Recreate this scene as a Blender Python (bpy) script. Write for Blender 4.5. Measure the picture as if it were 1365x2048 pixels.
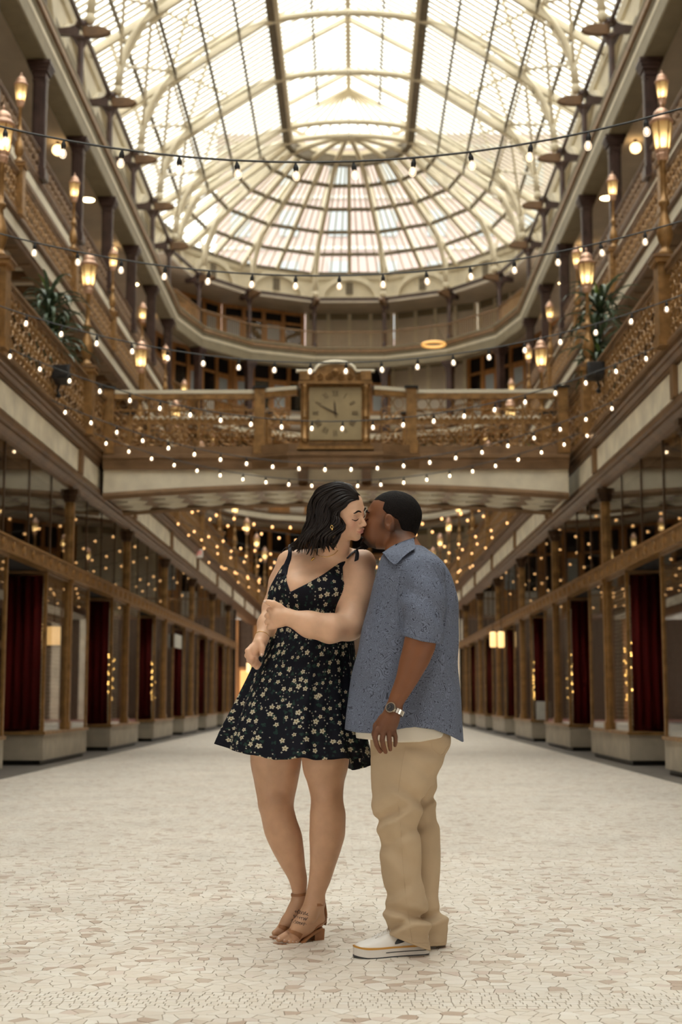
import bpy, bmesh, math, random
import numpy as np
from mathutils import Vector, Matrix, noise
random.seed(7)
rng = np.random.default_rng(7)
PI = math.pi
SC = bpy.context.scene
for o in list(bpy.data.objects):
    bpy.data.objects.remove(o)
COL = SC.collection

# ------------------------------------------------------------------ camera
CAMX, CAMZ, FPX = 0.28, 0.97, 2844.0
TH = math.atan(373 / FPX)
PS = math.atan(27.5 / FPX * math.cos(TH))
cam_d = bpy.data.cameras.new('camera')
cam_d.sensor_fit = 'VERTICAL'
cam_d.sensor_height = 36.0
cam_d.lens = FPX / 2048 * 36.0
cam_d.clip_end = 600
cam_d.dof.use_dof = True
cam_d.dof.focus_distance = 5.65
cam_d.dof.aperture_fstop = 3.4
cam = bpy.data.objects.new('camera', cam_d)
COL.objects.link(cam)
cam.location = (CAMX, 0, CAMZ)
cam.rotation_euler = (PI / 2 + TH, 0, PS)
SC.camera = cam

# ------------------------------------------------------------------ sky and exposure
w = bpy.data.worlds.new('sky')
SC.world = w
w.use_nodes = True
bg = w.node_tree.nodes['Background']
bg.inputs[0].default_value = (1.0, 0.963, 0.915, 1)
# overcast sky: three times brighter at the zenith than at the horizon
_nt = w.node_tree
_tc = _nt.nodes.new('ShaderNodeTexCoord')
_sx = _nt.nodes.new('ShaderNodeSeparateXYZ')
_nt.links.new(_tc.outputs['Generated'], _sx.inputs[0])
_mr = _nt.nodes.new('ShaderNodeMapRange')
SKY = 6.2
_mr.inputs[3].default_value = SKY / 3
_mr.inputs[4].default_value = SKY
_nt.links.new(_sx.outputs[2], _mr.inputs[0])
_nt.links.new(_mr.outputs[0], bg.inputs[1])
SC.view_settings.view_transform = 'Standard'
SC.view_settings.look = 'None'
SC.view_settings.gamma = 1.0
SC.view_settings.use_curve_mapping = False
SC.view_settings.exposure = 0.0

# light paths: enough bounces for this interior
SC.cycles.max_bounces = 6
SC.cycles.diffuse_bounces = 3
SC.cycles.glossy_bounces = 3
SC.cycles.transparent_max_bounces = 8
SC.cycles.caustics_reflective = False
SC.cycles.caustics_refractive = False
SC.cycles.adaptive_threshold = 0.03

# ------------------------------------------------------------------ helpers
def ray(x, y):
    fw = np.array([-math.sin(PS) * math.cos(TH), math.cos(PS) * math.cos(TH), math.sin(TH)])
    rt = np.array([math.cos(PS), math.sin(PS), 0.0])
    up = np.cross(rt, fw)
    return fw + rt * ((x - 682.5) / FPX) - up * ((y - 1024) / FPX)
CP = np.array([CAMX, 0.0, CAMZ])
def at(x, y, D):
    """world point at depth D measured for photograph pixel (x, y)"""
    d = ray(x, y)
    return CP + d * (D / d[1])

class MB:
    def __init__(s):
        s.v, s.f = [], []
    def add(s, vs, fs):
        n = len(s.v)
        s.v += [tuple(map(float, v)) for v in vs]
        s.f += [tuple(i + n for i in f) for f in fs]
        return s
    def box(s, x0, x1, y0, y1, z0, z1):
        x0, x1 = min(x0, x1), max(x0, x1)
        y0, y1 = min(y0, y1), max(y0, y1)
        vs = [(x0,y0,z0),(x1,y0,z0),(x1,y1,z0),(x0,y1,z0),(x0,y0,z1),(x1,y0,z1),(x1,y1,z1),(x0,y1,z1)]
        return s.add(vs, [(0,3,2,1),(4,5,6,7),(0,1,5,4),(1,2,6,5),(2,3,7,6),(3,0,4,7)])
    def bar(s, p, q, w, h, up=(0,0,1)):
        p, q = Vector(p), Vector(q)
        d = (q - p).normalized()
        u = Vector(up)
        a = d.cross(u)
        if a.length < 1e-5:
            a = d.cross(Vector((1,0,0)))
        a.normalize(); b = a.cross(d).normalized()
        a *= w / 2; b *= h / 2
        vs = [p-a-b, p+a-b, p+a+b, p-a+b, q-a-b, q+a-b, q+a+b, q-a+b]
        return s.add(vs, [(0,3,2,1),(4,5,6,7),(0,1,5,4),(1,2,6,5),(2,3,7,6),(3,0,4,7)])
    def prism_y(s, prof, y0, y1):
        """closed XZ profile (counter-clockwise) swept along Y"""
        n = len(prof)
        vs = [(x, y0, z) for x, z in prof] + [(x, y1, z) for x, z in prof]
        fs = [(i, (i+1) % n, n + (i+1) % n, n + i) for i in range(n)]
        fs += [tuple(range(n))[::-1], tuple(range(n, 2*n))]
        return s.add(vs, fs)
    def prism_x(s, prof, x0, x1):
        n = len(prof)
        vs = [(x0, y, z) for y, z in prof] + [(x1, y, z) for y, z in prof]
        fs = [(i, (i+1) % n, n + (i+1) % n, n + i) for i in range(n)]
        fs += [tuple(range(n))[::-1], tuple(range(n, 2*n))]
        return s.add(vs, fs)
    def prism_z(s, prof, z0, z1):
        n = len(prof)
        vs = [(x, y, z0) for x, y in prof] + [(x, y, z1) for x, y in prof]
        fs = [(i, (i+1) % n, n + (i+1) % n, n + i) for i in range(n)]
        fs += [tuple(range(n))[::-1], tuple(range(n, 2*n))]
        return s.add(vs, fs)
    def sweep(s, path, prof, closed_prof=True):
        """profile [(out, z)] swept along an XY path with mitred corners; 'out' is along the left normal of the path"""
        P = [Vector((p[0], p[1])) for p in path]
        m = len(P); n = len(prof); vs = []
        for i in range(m):
            dirs = []
            if i > 0: dirs.append((P[i] - P[i-1]).normalized())
            if i < m-1: dirs.append((P[i+1] - P[i]).normalized())
            nm = Vector((0, 0))
            for d in dirs: nm += Vector((-d.y, d.x))
            nm.normalize()
            k = 1 / max(.3, nm.dot(Vector((-dirs[0].y, dirs[0].x))))
            for o, z in prof:
                q = P[i] + nm * (o * k)
                vs.append((q.x, q.y, z))
        fs = []
        for i in range(m-1):
            for j in range(n if closed_prof else n-1):
                a, b = i*n + j, i*n + (j+1) % n
                fs.append((a, b, b+n, a+n))
        if closed_prof:
            fs += [tuple(range(n))[::-1], tuple(range((m-1)*n, m*n))]
        return s.add(vs, fs)
    def tube(s, pts, r, n=6, cap=True, flat=1.0):
        P = [Vector(p) for p in pts]
        m = len(P)
        R = r if hasattr(r, '__len__') else [r] * m
        t0 = (P[1] - P[0]).normalized()
        a = t0.cross(Vector((0,0,1)))
        if a.length < 1e-3: a = t0.cross(Vector((0,1,0)))
        a.normalize()
        vs = []
        for i in range(m):
            t = (P[min(i+1, m-1)] - P[max(i-1, 0)])
            if t.length < 1e-9: t = t0
            t = t.normalized()
            a = (a - t * a.dot(t)).normalized()
            b = t.cross(a)
            for k in range(n):
                c = 2*PI*k/n
                vs.append(P[i] + a*(R[i]*math.cos(c)) + b*(R[i]*flat*math.sin(c)))
        fs = [(i*n+k, i*n+(k+1) % n, (i+1)*n+(k+1) % n, (i+1)*n+k) for i in range(m-1) for k in range(n)]
        if cap:
            fs += [tuple(range(n))[::-1], tuple(range((m-1)*n, m*n))]
        return s.add(vs, fs)
    def lathe(s, prof, n=12, c=(0,0,0), ph=0.0, sx=1.0, sy=1.0):
        m = len(prof)
        vs = [(c[0] + sx*r*math.cos(2*PI*k/n+ph), c[1] + sy*r*math.sin(2*PI*k/n+ph), c[2] + z) for r, z in prof for k in range(n)]
        fs = [(i*n+k, i*n+(k+1) % n, (i+1)*n+(k+1) % n, (i+1)*n+k) for i in range(m-1) for k in range(n)]
        if prof[0][0] > 1e-6: fs.append(tuple(range(n))[::-1])
        if prof[-1][0] > 1e-6: fs.append(tuple(range((m-1)*n, m*n)))
        return s.add(vs, fs)
    def ball(s, c, r, n=10, m=7, sz=1.0):
        prof = [(max(1e-7, r*math.sin(PI*i/m)), -sz*r*math.cos(PI*i/m)) for i in range(m+1)]
        return s.lathe(prof, n, c)
    def mesh(s, name, mat=None, smooth=False):
        me = bpy.data.meshes.new(name)
        me.from_pydata(s.v, [], s.f)
        if mat: me.materials.append(M[mat] if isinstance(mat, str) else mat)
        if smooth:
            me.polygons.foreach_set('use_smooth', [True] * len(me.polygons))
        me.update()
        return me
    def build(s, name, mat=None, parent=None, smooth=False):
        return inst(name, s.mesh(name, mat, smooth), parent)

def inst(name, me, parent=None, loc=None, rot=None, scale=None):
    o = bpy.data.objects.new(name, me)
    COL.objects.link(o)
    if parent is not None: o.parent = parent
    if loc is not None: o.location = loc
    if rot is not None: o.rotation_euler = rot
    if scale is not None: o.scale = scale
    return o
def tag(o, label=None, cat=None, group=None, kind=None):
    if label: o['label'] = label
    if cat: o['category'] = cat
    if group: o['group'] = group
    if kind: o['kind'] = kind
    return o
def thing(name, label, cat, loc=(0,0,0), rz=0.0, group=None):
    o = bpy.data.objects.new(name, None)
    o.empty_display_size = .2
    COL.objects.link(o)
    o.location = loc
    o.rotation_euler = (0, 0, rz)
    return tag(o, label, cat, group)
def struct(name, mb, mat, label=None, smooth=False):
    return tag(mb.build(name, mat, None, smooth), label, None, None, 'structure')
ORD = ['first','second','third','fourth','fifth','sixth','seventh','eighth','ninth','tenth','eleventh','twelfth','thirteenth','fourteenth','fifteenth','sixteenth']

# ------------------------------------------------------------------ materials
M = {}
def mat(name, col, rough=.6, metal=0.0, var=0.0, vscale=6.0, bump=0.0, bscale=40.0, emit=None, spec=.5, coat=0.0, stretch=None, detail=4.0, sub=0.0):
    m = bpy.data.materials.new(name)
    m.use_nodes = True
    nt = m.node_tree
    b = nt.nodes['Principled BSDF']
    b.inputs['Base Color'].default_value = (*col, 1)
    b.inputs['Roughness'].default_value = rough
    b.inputs['Metallic'].default_value = metal
    b.inputs['Specular IOR Level'].default_value = spec
    b.inputs['Coat Weight'].default_value = coat
    if emit:
        b.inputs['Emission Color'].default_value = (*emit[0], 1)
        b.inputs['Emission Strength'].default_value = emit[1]
    if sub:
        b.inputs['Subsurface Weight'].default_value = sub
        b.inputs['Subsurface Radius'].default_value = (.012, .005, .003)
        b.inputs['Subsurface Scale'].default_value = 1.0
    if var or bump:
        tc = nt.nodes.new('ShaderNodeTexCoord')
        mp = nt.nodes.new('ShaderNodeMapping')
        if stretch: mp.inputs['Scale'].default_value = stretch
        nt.links.new(tc.outputs['Object'], mp.inputs[0])
    if var:
        n = nt.nodes.new('ShaderNodeTexNoise')
        n.inputs['Scale'].default_value = vscale
        n.inputs['Detail'].default_value = detail
        nt.links.new(mp.outputs[0], n.inputs['Vector'])
        mx = nt.nodes.new('ShaderNodeMix'); mx.data_type = 'RGBA'
        mx.inputs[6].default_value = (*[max(0, c*(1-var)) for c in col], 1)
        mx.inputs[7].default_value = (*[min(1, c*(1+var)) for c in col], 1)
        rp = nt.nodes.new('ShaderNodeMapRange')
        rp.inputs[1].default_value = .3; rp.inputs[2].default_value = .7
        nt.links.new(n.outputs[0], rp.inputs[0])
        nt.links.new(rp.outputs[0], mx.inputs[0])
        nt.links.new(mx.outputs[2], b.inputs['Base Color'])
    if bump:
        n2 = nt.nodes.new('ShaderNodeTexNoise')
        n2.inputs['Scale'].default_value = bscale
        n2.inputs['Detail'].default_value = 3
        nt.links.new(mp.outputs[0], n2.inputs['Vector'])
        bp = nt.nodes.new('ShaderNodeBump')
        bp.inputs['Strength'].default_value = bump
        bp.inputs['Distance'].default_value = .01
        nt.links.new(n2.outputs[0], bp.inputs['Height'])
        nt.links.new(bp.outputs[0], b.inputs['Normal'])
    M[name] = m
    return m
mat('brown', (.17,.092,.043), .45, var=.25, vscale=3, metal=.15)
mat('brown_light', (.25,.145,.07), .42, var=.25, vscale=4, metal=.2)
mat('gold_iron', (.34,.185,.066), .40, metal=.4, var=.35, vscale=9, bump=.25, bscale=30)
mat('bronze_dark', (.10,.058,.032), .4, metal=.5, var=.3)
mat('cream', (.86,.76,.58), .6, var=.18, vscale=2.2, detail=6)
mat('cream_paint', (.74,.66,.50), .6, var=.08, vscale=2)
mat('olive', (.25,.205,.13), .6, var=.12, vscale=2)
mat('ceiling_beige', (.66,.57,.46), .8, var=.08, vscale=1.2)
mat('column_dark', (.075,.043,.036), .4, var=.3, vscale=3, metal=.1)
mat('roof_iron', (.74,.65,.48), .55, var=.08, vscale=2)
mat('roof_dark', (.16,.125,.08), .5, var=.2, vscale=3)  # darker roof tone; on the purlins it stands in for backlight
mat('stone', (.45,.385,.29), .55, var=.16, vscale=3.5, detail=7, bump=.1, bscale=60)
mat('black', (.012,.011,.010), .4)
mat('black_rubber', (.02,.02,.02), .6)
mat('interior', (.012,.009,.008), .9)
mat('velvet', (.22,.016,.018), .85, var=.35, vscale=5, stretch=(1,1,.1))
mat('wood', (.46,.215,.07), .45, var=.3, vscale=5, stretch=(1,1,.15))
mat('grille', (.50,.45,.36), .4, metal=.3, var=.12)
mat('white_panel', (.62,.59,.52), .7, var=.1)
mat('sign_white', (.75,.70,.62), .5, emit=((.8,.7,.6), .08))
mat('sign_red', (.6,.06,.03), .5, emit=((.9,.08,.04), .5))
mat('cable', (.02,.018,.014), .6)
mat('clock_face', (.38,.29,.155), .45, var=.15, vscale=3)
mat('clock_mark', (.10,.065,.03), .5)
mat('chrome', (.6,.56,.5), .25, metal=1)
mat('leaf', (.085,.125,.075), .38, var=.5, vscale=14)
mat('leaf_light', (.16,.24,.06), .4, var=.3, vscale=14)
mat('bark', (.12,.08,.045), .8, var=.3, vscale=20)
mat('pot', (.10,.06,.03), .5, var=.2)
mat('brick_pink', (.52,.40,.365), .85, var=.08, vscale=.6)
mat('far_window', (.40,.43,.44), .3)
mat('carpet_red', (.30,.12,.09), .9, var=.2)
mat('wall_dark', (.10,.062,.035), .7, var=.2)
mat('flood_black', (.015,.013,.012), .5)
mat('lamp_copper', (.66,.40,.27), .4, metal=.4, var=.15)
mat('lamp_warm', (1,.8,.5), .5, emit=((1,.68,.32), 4.0))
mat('lamp_soft', (1,.8,.5), .5, emit=((1,.60,.22), 1.5))
mat('flame', (1,.8,.5), .5, emit=((1,.76,.42), 24.0))
mat('downlight', (1,.9,.7), .5, emit=((1,.74,.38), 14.0))
mat('fairy', (1,.8,.4), .5, emit=((1,.58,.16), 6.0))
mat('filament', (1,.8,.6), .5, emit=((1,.74,.45), 18.0))
mat('amber_glow', (1,.7,.3), .5, emit=((1,.46,.10), .7))

def glassy(name, tint, gloss_rough, diff=0.0, diffcol=(1,1,1), emit=None, ior=1.45, trans=0.0):
    """clear pane: straight-through transparency, Fresnel gloss, optional frosting"""
    m = bpy.data.materials.new(name); m.use_nodes = True
    nt = m.node_tree
    for n in list(nt.nodes): nt.nodes.remove(n)
    out = nt.nodes.new('ShaderNodeOutputMaterial')
    tr = nt.nodes.new('ShaderNodeBsdfTransparent'); tr.inputs[0].default_value = (*tint, 1)
    gl = nt.nodes.new('ShaderNodeBsdfGlossy'); gl.inputs['Roughness'].default_value = gloss_rough
    lw = nt.nodes.new('ShaderNodeLayerWeight'); lw.inputs[0].default_value = .5
    pw = nt.nodes.new('ShaderNodeMath'); pw.operation = 'POWER'; pw.inputs[1].default_value = 5
    nt.links.new(lw.outputs['Facing'], pw.inputs[0])
    f0 = ((ior-1)/(ior+1))**2
    fr = nt.nodes.new('ShaderNodeMath'); fr.operation = 'MULTIPLY_ADD'; fr.inputs[1].default_value = 1-f0; fr.inputs[2].default_value = f0
    nt.links.new(pw.outputs[0], fr.inputs[0])
    last = tr.outputs[0]
    if diff:
        df = nt.nodes.new('ShaderNodeBsdfTranslucent'); df.inputs[0].default_value = (*diffcol, 1)
        mx = nt.nodes.new('ShaderNodeMixShader'); mx.inputs[0].default_value = diff
        nt.links.new(last, mx.inputs[1]); nt.links.new(df.outputs[0], mx.inputs[2]); last = mx.outputs[0]
    mx = nt.nodes.new('ShaderNodeMixShader')
    nt.links.new(fr.outputs[0], mx.inputs[0]); nt.links.new(last, mx.inputs[1]); nt.links.new(gl.outputs[0], mx.inputs[2])
    last = mx.outputs[0]
    if emit:
        em = nt.nodes.new('ShaderNodeEmission'); em.inputs[0].default_value = (*emit[0], 1); em.inputs[1].default_value = emit[1]
        ad = nt.nodes.new('ShaderNodeAddShader')
        nt.links.new(last, ad.inputs[0]); nt.links.new(em.outputs[0], ad.inputs[1]); last = ad.outputs[0]
    nt.links.new(last, out.inputs[0])
    M[name] = m
glassy('roof_glass', (.93,.955,.95), .08, ior=1.2)
glassy('shop_glass', (.86,.84,.80), .012, ior=1.42)
glassy('lantern_glass', (1,.95,.84), .2, diff=.72, diffcol=(1,.92,.74), ior=1.2)
glassy('bulb_glass', (1,.95,.88), .05, ior=1.4, emit=((1,.80,.58), .45))

# ------------------------------------------------------------------ dimensions of the arcade
P = 5.8                       # bay length
D0 = 22.8                     # a pier line; the others lie every P along Y
YA, YC = -13.0, 71.0          # hall runs from behind the camera to the centre of the round end
H1, H2, H3, HC = 4.30, 4.15, 6.80, 9.05
Z2, Z3, Z4, Z5 = 5.22, 11.0, 16.1, 20.9
ZCOL, ZEAVE, ZCURB = 23.7, 25.6, 30.0
HE, HM = 10.0, 3.25           # glass eave, monitor curb
def upath(H, y0=YA, y1=YA):
    p = [(-H, y0)] + [(-H*math.cos(k*PI/7), YC + H*math.sin(k*PI/7)) for k in range(8)] + [(H, y1)]
    return p
def yk(k): return D0 + P*k

# ------------------------------------------------------------------ floor of broken marble mosaic
def floor_material(attr):
    m = bpy.data.materials.new('mosaic_tiles' if attr else 'mosaic_far'); m.use_nodes = True
    nt = m.node_tree; b = nt.nodes['Principled BSDF']
    b.inputs['Roughness'].default_value = .42
    b.inputs['Specular IOR Level'].default_value = .45
    ramp = nt.nodes.new('ShaderNodeValToRGB')
    cols = [(0,(.58,.48,.385)),(.06,(.47,.355,.27)),(.11,(.68,.60,.50)),(.35,(.735,.665,.57)),(.6,(.77,.71,.62)),(.8,(.71,.635,.53)),(.93,(.80,.75,.665)),(1,(.62,.50,.415))]
    while len(ramp.color_ramp.elements) < len(cols): ramp.color_ramp.elements.new(.5)
    for e, (p_, c) in zip(ramp.color_ramp.elements, cols):
        e.position = p_; e.color = (*c, 1)
    tc = nt.nodes.new('ShaderNodeTexCoord')
    if attr:
        a = nt.nodes.new('ShaderNodeAttribute'); a.attribute_name = 'tone'
        nt.links.new(a.outputs['Fac'], ramp.inputs[0])
        last = ramp.outputs[0]
    else:
        v = nt.nodes.new('ShaderNodeTexVoronoi'); v.voronoi_dimensions = '2D'; v.inputs['Scale'].default_value = 19
        nt.links.new(tc.outputs['Object'], v.inputs['Vector'])
        sp = nt.nodes.new('ShaderNodeSeparateColor'); nt.links.new(v.outputs['Color'], sp.inputs[0])
        nt.links.new(sp.outputs[0], ramp.inputs[0])
        v2 = nt.nodes.new('ShaderNodeTexVoronoi'); v2.voronoi_dimensions = '2D'; v2.feature = 'DISTANCE_TO_EDGE'; v2.inputs['Scale'].default_value = 19
        nt.links.new(tc.outputs['Object'], v2.inputs['Vector'])
        mr = nt.nodes.new('ShaderNodeMapRange'); mr.inputs[1].default_value = .02; mr.inputs[2].default_value = .055
        nt.links.new(v2.outputs['Distance'], mr.inputs[0])
        mg = nt.nodes.new('ShaderNodeMix'); mg.data_type = 'RGBA'
        mg.inputs[6].default_value = (.42,.35,.28,1)
        nt.links.new(mr.outputs[0], mg.inputs[0]); nt.links.new(ramp.outputs[0], mg.inputs[7])
        last = mg.outputs[2]
    n = nt.nodes.new('ShaderNodeTexNoise'); n.inputs['Scale'].default_value = 1.3; n.inputs['Detail'].default_value = 5
    nt.links.new(tc.outputs['Object'], n.inputs['Vector'])
    mr2 = nt.nodes.new('ShaderNodeMapRange'); mr2.inputs[1].default_value = .3; mr2.inputs[2].default_value = .7; mr2.inputs[3].default_value = .90; mr2.inputs[4].default_value = 1.06
    nt.links.new(n.outputs[0], mr2.inputs[0])
    mu = nt.nodes.new('ShaderNodeMix'); mu.data_type = 'RGBA'; mu.blend_type = 'MULTIPLY'; mu.inputs[0].default_value = 1
    nt.links.new(last, mu.inputs[6]); nt.links.new(mr2.outputs[0], mu.inputs[7])
    nt.links.new(mu.outputs[2], b.inputs['Base Color'])
    M[m.name] = m
floor_material(True); floor_material(False)
mat('grout', (.34,.275,.21), .8, var=.25, vscale=12)
mat('office_wall', (.30,.22,.14), .7, var=.2)
mat('slate', (.14,.12,.10), .5, var=.2, vscale=5)
TX, TY0, TY1 = 3.3, 3.6, 9.0
fm = MB()
fm.box(-4.0, 4.0, YA, TY0, -.25, 0)
fm.box(-4.0, 4.0, TY1, 66, -.25, 0)
fm.box(-4.0, -TX, TY0, TY1, -.25, 0)
fm.box(TX, 4.0, TY0, TY1, -.25, 0)
floor = struct('floor', fm, 'mosaic_far', 'pale marble mosaic floor of the arcade')
MB().box(-TX, TX, TY0, TY1, -.25, -.0035).build('mortar_bed', 'grout', floor)
def clip(poly, nx, ny, c):
    out = []
    m = len(poly)
    for i in range(m):
        a, b = poly[i], poly[(i+1) % m]
        da, db = nx*a[0] + ny*a[1] - c, nx*b[0] + ny*b[1] - c
        if da <= 0: out.append(a)
        if (da < 0 < db) or (db < 0 < da):
            t = da / (da - db)
            out.append((a[0] + t*(b[0]-a[0]), a[1] + t*(b[1]-a[1])))
    return out
BAND = (4.66, 4.90)      # straight border of small squared tesserae
def mosaic():
    cs = .054
    nx, ny = int(2*TX/cs), int((TY1-TY0)/cs)
    gx, gy = 2*TX/nx, (TY1-TY0)/ny
    pts = {}
    for i in range(-2, nx+2):
        for j in range(-2, ny+2):
            pts[i, j] = (-TX + (i+.5 + random.uniform(-.46,.46))*gx, TY0 + (j+.5 + random.uniform(-.46,.46))*gy)
    tiles = []
    nb = [(a, b) for a in (-2,-1,0,1,2) for b in (-2,-1,0,1,2) if (a or b) and abs(a)+abs(b) < 4]
    for i in range(nx):
        for j in range(ny):
            px, py = pts[i, j]
            poly = [(px-.1, py-.1), (px+.1, py-.1), (px+.1, py+.1), (px-.1, py+.1)]
            for a, b in nb:
                qx, qy = pts[i+a, j+b]
                dx, dy = qx-px, qy-py
                L = math.hypot(dx, dy)
                dx, dy = dx/L, dy/L
                poly = clip(poly, dx, dy, dx*(px+qx)/2 + dy*(py+qy)/2 - .0013)
                if len(poly) < 3: break
            if len(poly) < 3: continue
            for nx_, ny_, c_ in ((1,0,TX),(-1,0,TX),(0,1,TY1),(0,-1,-TY0)):
                poly = clip(poly, nx_, ny_, c_)
            if py < (BAND[0]+BAND[1])/2: poly = clip(poly, 0, 1, BAND[0])
            else: poly = clip(poly, 0, -1, -BAND[1])
            if len(poly) < 3: continue
            tiles.append((poly, random.random()))
    s = .030
    r = 0
    y = BAND[0] + .002
    while y + s*.9 < BAND[1]:
        x = -TX
        while x < TX:
            ww = s*random.uniform(.75, 1.5)
            hh = s - .0035
            tiles.append(([(x+.0015, y), (x+ww-.0015, y+random.uniform(-.001,.001)), (x+ww-.0015, y+hh), (x+.0015, y+hh)], random.uniform(.3, .95)))
            x += ww
        y += s
    return tiles
def tile_geo(poly, mb, tones, t):
    n = len(poly)
    cx = sum(p[0] for p in poly)/n; cy = sum(p[1] for p in poly)/n
    dz = random.uniform(-.0006, .0006)
    ins = [(cx+(x-cx)*.95, cy+(y-cy)*.95) for x, y in poly]
    vs = [(x, y, -.0035) for x, y in poly] + [(x, y, -.0007+dz) for x, y in poly] + [(x, y, dz) for x, y in ins]
    fs = [tuple(range(2*n, 3*n))]
    fs += [(i, (i+1) % n, n+(i+1) % n, n+i) for i in range(n)] + [(n+i, n+(i+1) % n, 2*n+(i+1) % n, 2*n+i) for i in range(n)]
    mb.add(vs, fs)
    tones += [t]*len(fs)
def tile_obj(mb, tones, name, kind=None):
    me = mb.mesh(name, 'mosaic_tiles')
    a = me.attributes.new('tone', 'FLOAT', 'FACE')
    a.data.foreach_set('value', tones)
    o = inst(name, me, floor)
    if kind: o['kind'] = kind
tl = mosaic()
def vis_key(t):
    x = sum(p[0] for p in t[0])/len(t[0]); y = sum(p[1] for p in t[0])/len(t[0])
    xs = [p[0] for p in t[0]]; ys = [p[1] for p in t[0]]
    area = (max(xs)-min(xs))*(max(ys)-min(ys))
    inside = abs(x - CAMX + .0097*y) < .235*y and y > 4.45
    return (not inside, -area / y**3)
tl.sort(key=vis_key)
for t in tl[:300]:
    mb, tn = MB(), []
    tile_geo(t[0], mb, tn, t[1]); tile_obj(mb, tn, 'tile')
mb, tn = MB(), []
for t in tl[300:]: tile_geo(t[0], mb, tn, t[1])
tile_obj(mb, tn, 'tile_field', 'stuff')
for n_, sg in (('left', -1), ('right', 1)):
    struct('trim_floor_' + n_, MB().box(sg*4.0, sg*5.8, YA, 66, -.25, -.002), 'slate', 'dark slate strip of floor along the %s shop fronts' % n_)

# ------------------------------------------------------------------ ground-level shop fronts
def shop_meshes(sg):
    r = {}
    X = lambda o: sg*o                       # o: distance outward from the shop-front line
    def B(mb, o0, o1, y0, y1, z0, z1): return mb.box(X(o0), X(o1), y0, y1, z0, z1)
    def C(*boxes):
        m = MB()
        for b in boxes: B(m, *b)
        return m
    r['plinth'] = C((0,1.3,-1.7,1.7,.07,.44)).mesh('plinth', 'stone')
    r['toe_kick'] = C((.05,1.28,-1.66,1.66,0,.07)).mesh('toe_kick', 'black')
    r['sill'] = C((-.03,1.32,-1.73,1.73,.44,.485)).mesh('sill', 'gold_iron')
    r['corner_post'] = C((0,.05,-.025,.025,.485,2.86)).mesh('corner_post', 'gold_iron')
    r['pier'] = C((-.04,.12,-.055,.055,.485,4.33),(-.06,.14,-.08,.08,.485,.6),(-.06,.14,-.075,.075,2.80,2.86)).mesh('pier', 'gold_iron')
    cap = MB()
    for i, (a, z0, z1) in enumerate(((.03,4.12,4.16),(.05,4.16,4.24),(.08,4.24,4.33))):
        B(cap, -.03-a, .12, -.06-a*.5, .06+a*.5, z0, z1)
    r['capital'] = cap.mesh('capital', 'bronze_dark')
    r['front_pane'] = C((.02,.032,-.775,.775,.49,2.82)).mesh('front_pane', 'shop_glass')
    r['side_pane'] = C((.06,1.26,-.006,.006,.49,2.82)).mesh('side_pane', 'shop_glass')
    r['header'] = C((0,1.3,-1.7,1.7,2.82,2.86)).mesh('header', 'brown_light')
    r['mullion'] = C((0,.045,-.02,.02,.485,2.82)).mesh('mullion', 'gold_iron')
    cv, cf = [], []
    n = 40
    for i in range(n+1):
        o = .1 + 1.14*i/n
        y = .035*math.sin(i*1.35) + .014*math.sin(i*2.9+1)
        cv += [(X(o), y, .5), (X(o), y, 2.8), (X(o), y+.02, 2.8), (X(o), y+.02, .5)]
        if i: 
            a, b = 4*(i-1), 4*i
            for j in range(4): cf.append((a+j, b+j, b+(j+1) % 4, a+(j+1) % 4))
    cf += [(0,1,2,3), (4*n+3,4*n+2,4*n+1,4*n)]
    r['curtain'] = MB().add(cv, cf).mesh('curtain', 'velvet', True)
    g = MB()
    for i in range(34):
        z = .52 + i*.067
        g.add([(X(.42),-1.48,z),(X(.39),-1.48,z+.03),(X(.42),-1.48,z+.062),(X(.44),-1.48,z+.03),
               (X(.42),1.48,z),(X(.39),1.48,z+.03),(X(.42),1.48,z+.062),(X(.44),1.48,z+.03)],
              [(0,1,5,4),(1,2,6,5),(2,3,7,6),(3,0,4,7),(0,3,2,1),(4,5,6,7)])
    r['roller_shutter'] = g.mesh('roller_shutter', 'grille')
    # upper transom window of one bay, centred on a pier
    r['t_mull'] = C((.02,.06,-.02,.02,3.08,4.33)).mesh('mullion', 'bronze_dark')
    r['t_pane'] = C((.03,.042,-.70,.70,3.09,4.32)).mesh('pane', 'shop_glass')
    r['door'] = C((1.34,1.38,-1.1,1.1,0,.35),(1.34,1.38,-1.1,-.98,.35,2.86),(1.34,1.38,.98,1.1,.35,2.86),(1.34,1.38,-1,1,2.5,2.6),(1.34,1.38,-.05,.05,.35,2.5)).mesh('door', 'bronze_dark')
    r['door_pane'] = C((1.352,1.364,-.97,-.06,.36,2.49),(1.352,1.364,.06,.97,.36,2.49)).mesh('pane', 'shop_glass')
    r['door_handle'] = MB().tube([(X(1.33),.12,.95),(X(1.28),.12,.97),(X(1.28),.12,1.25),(X(1.33),.12,1.27)], .014, 6).mesh('door_handle', 'gold_iron')
    return r
KS = list(range(-3, 6))                     # piers; shop fronts end at about Y = 52
wn = dn = 0
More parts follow.
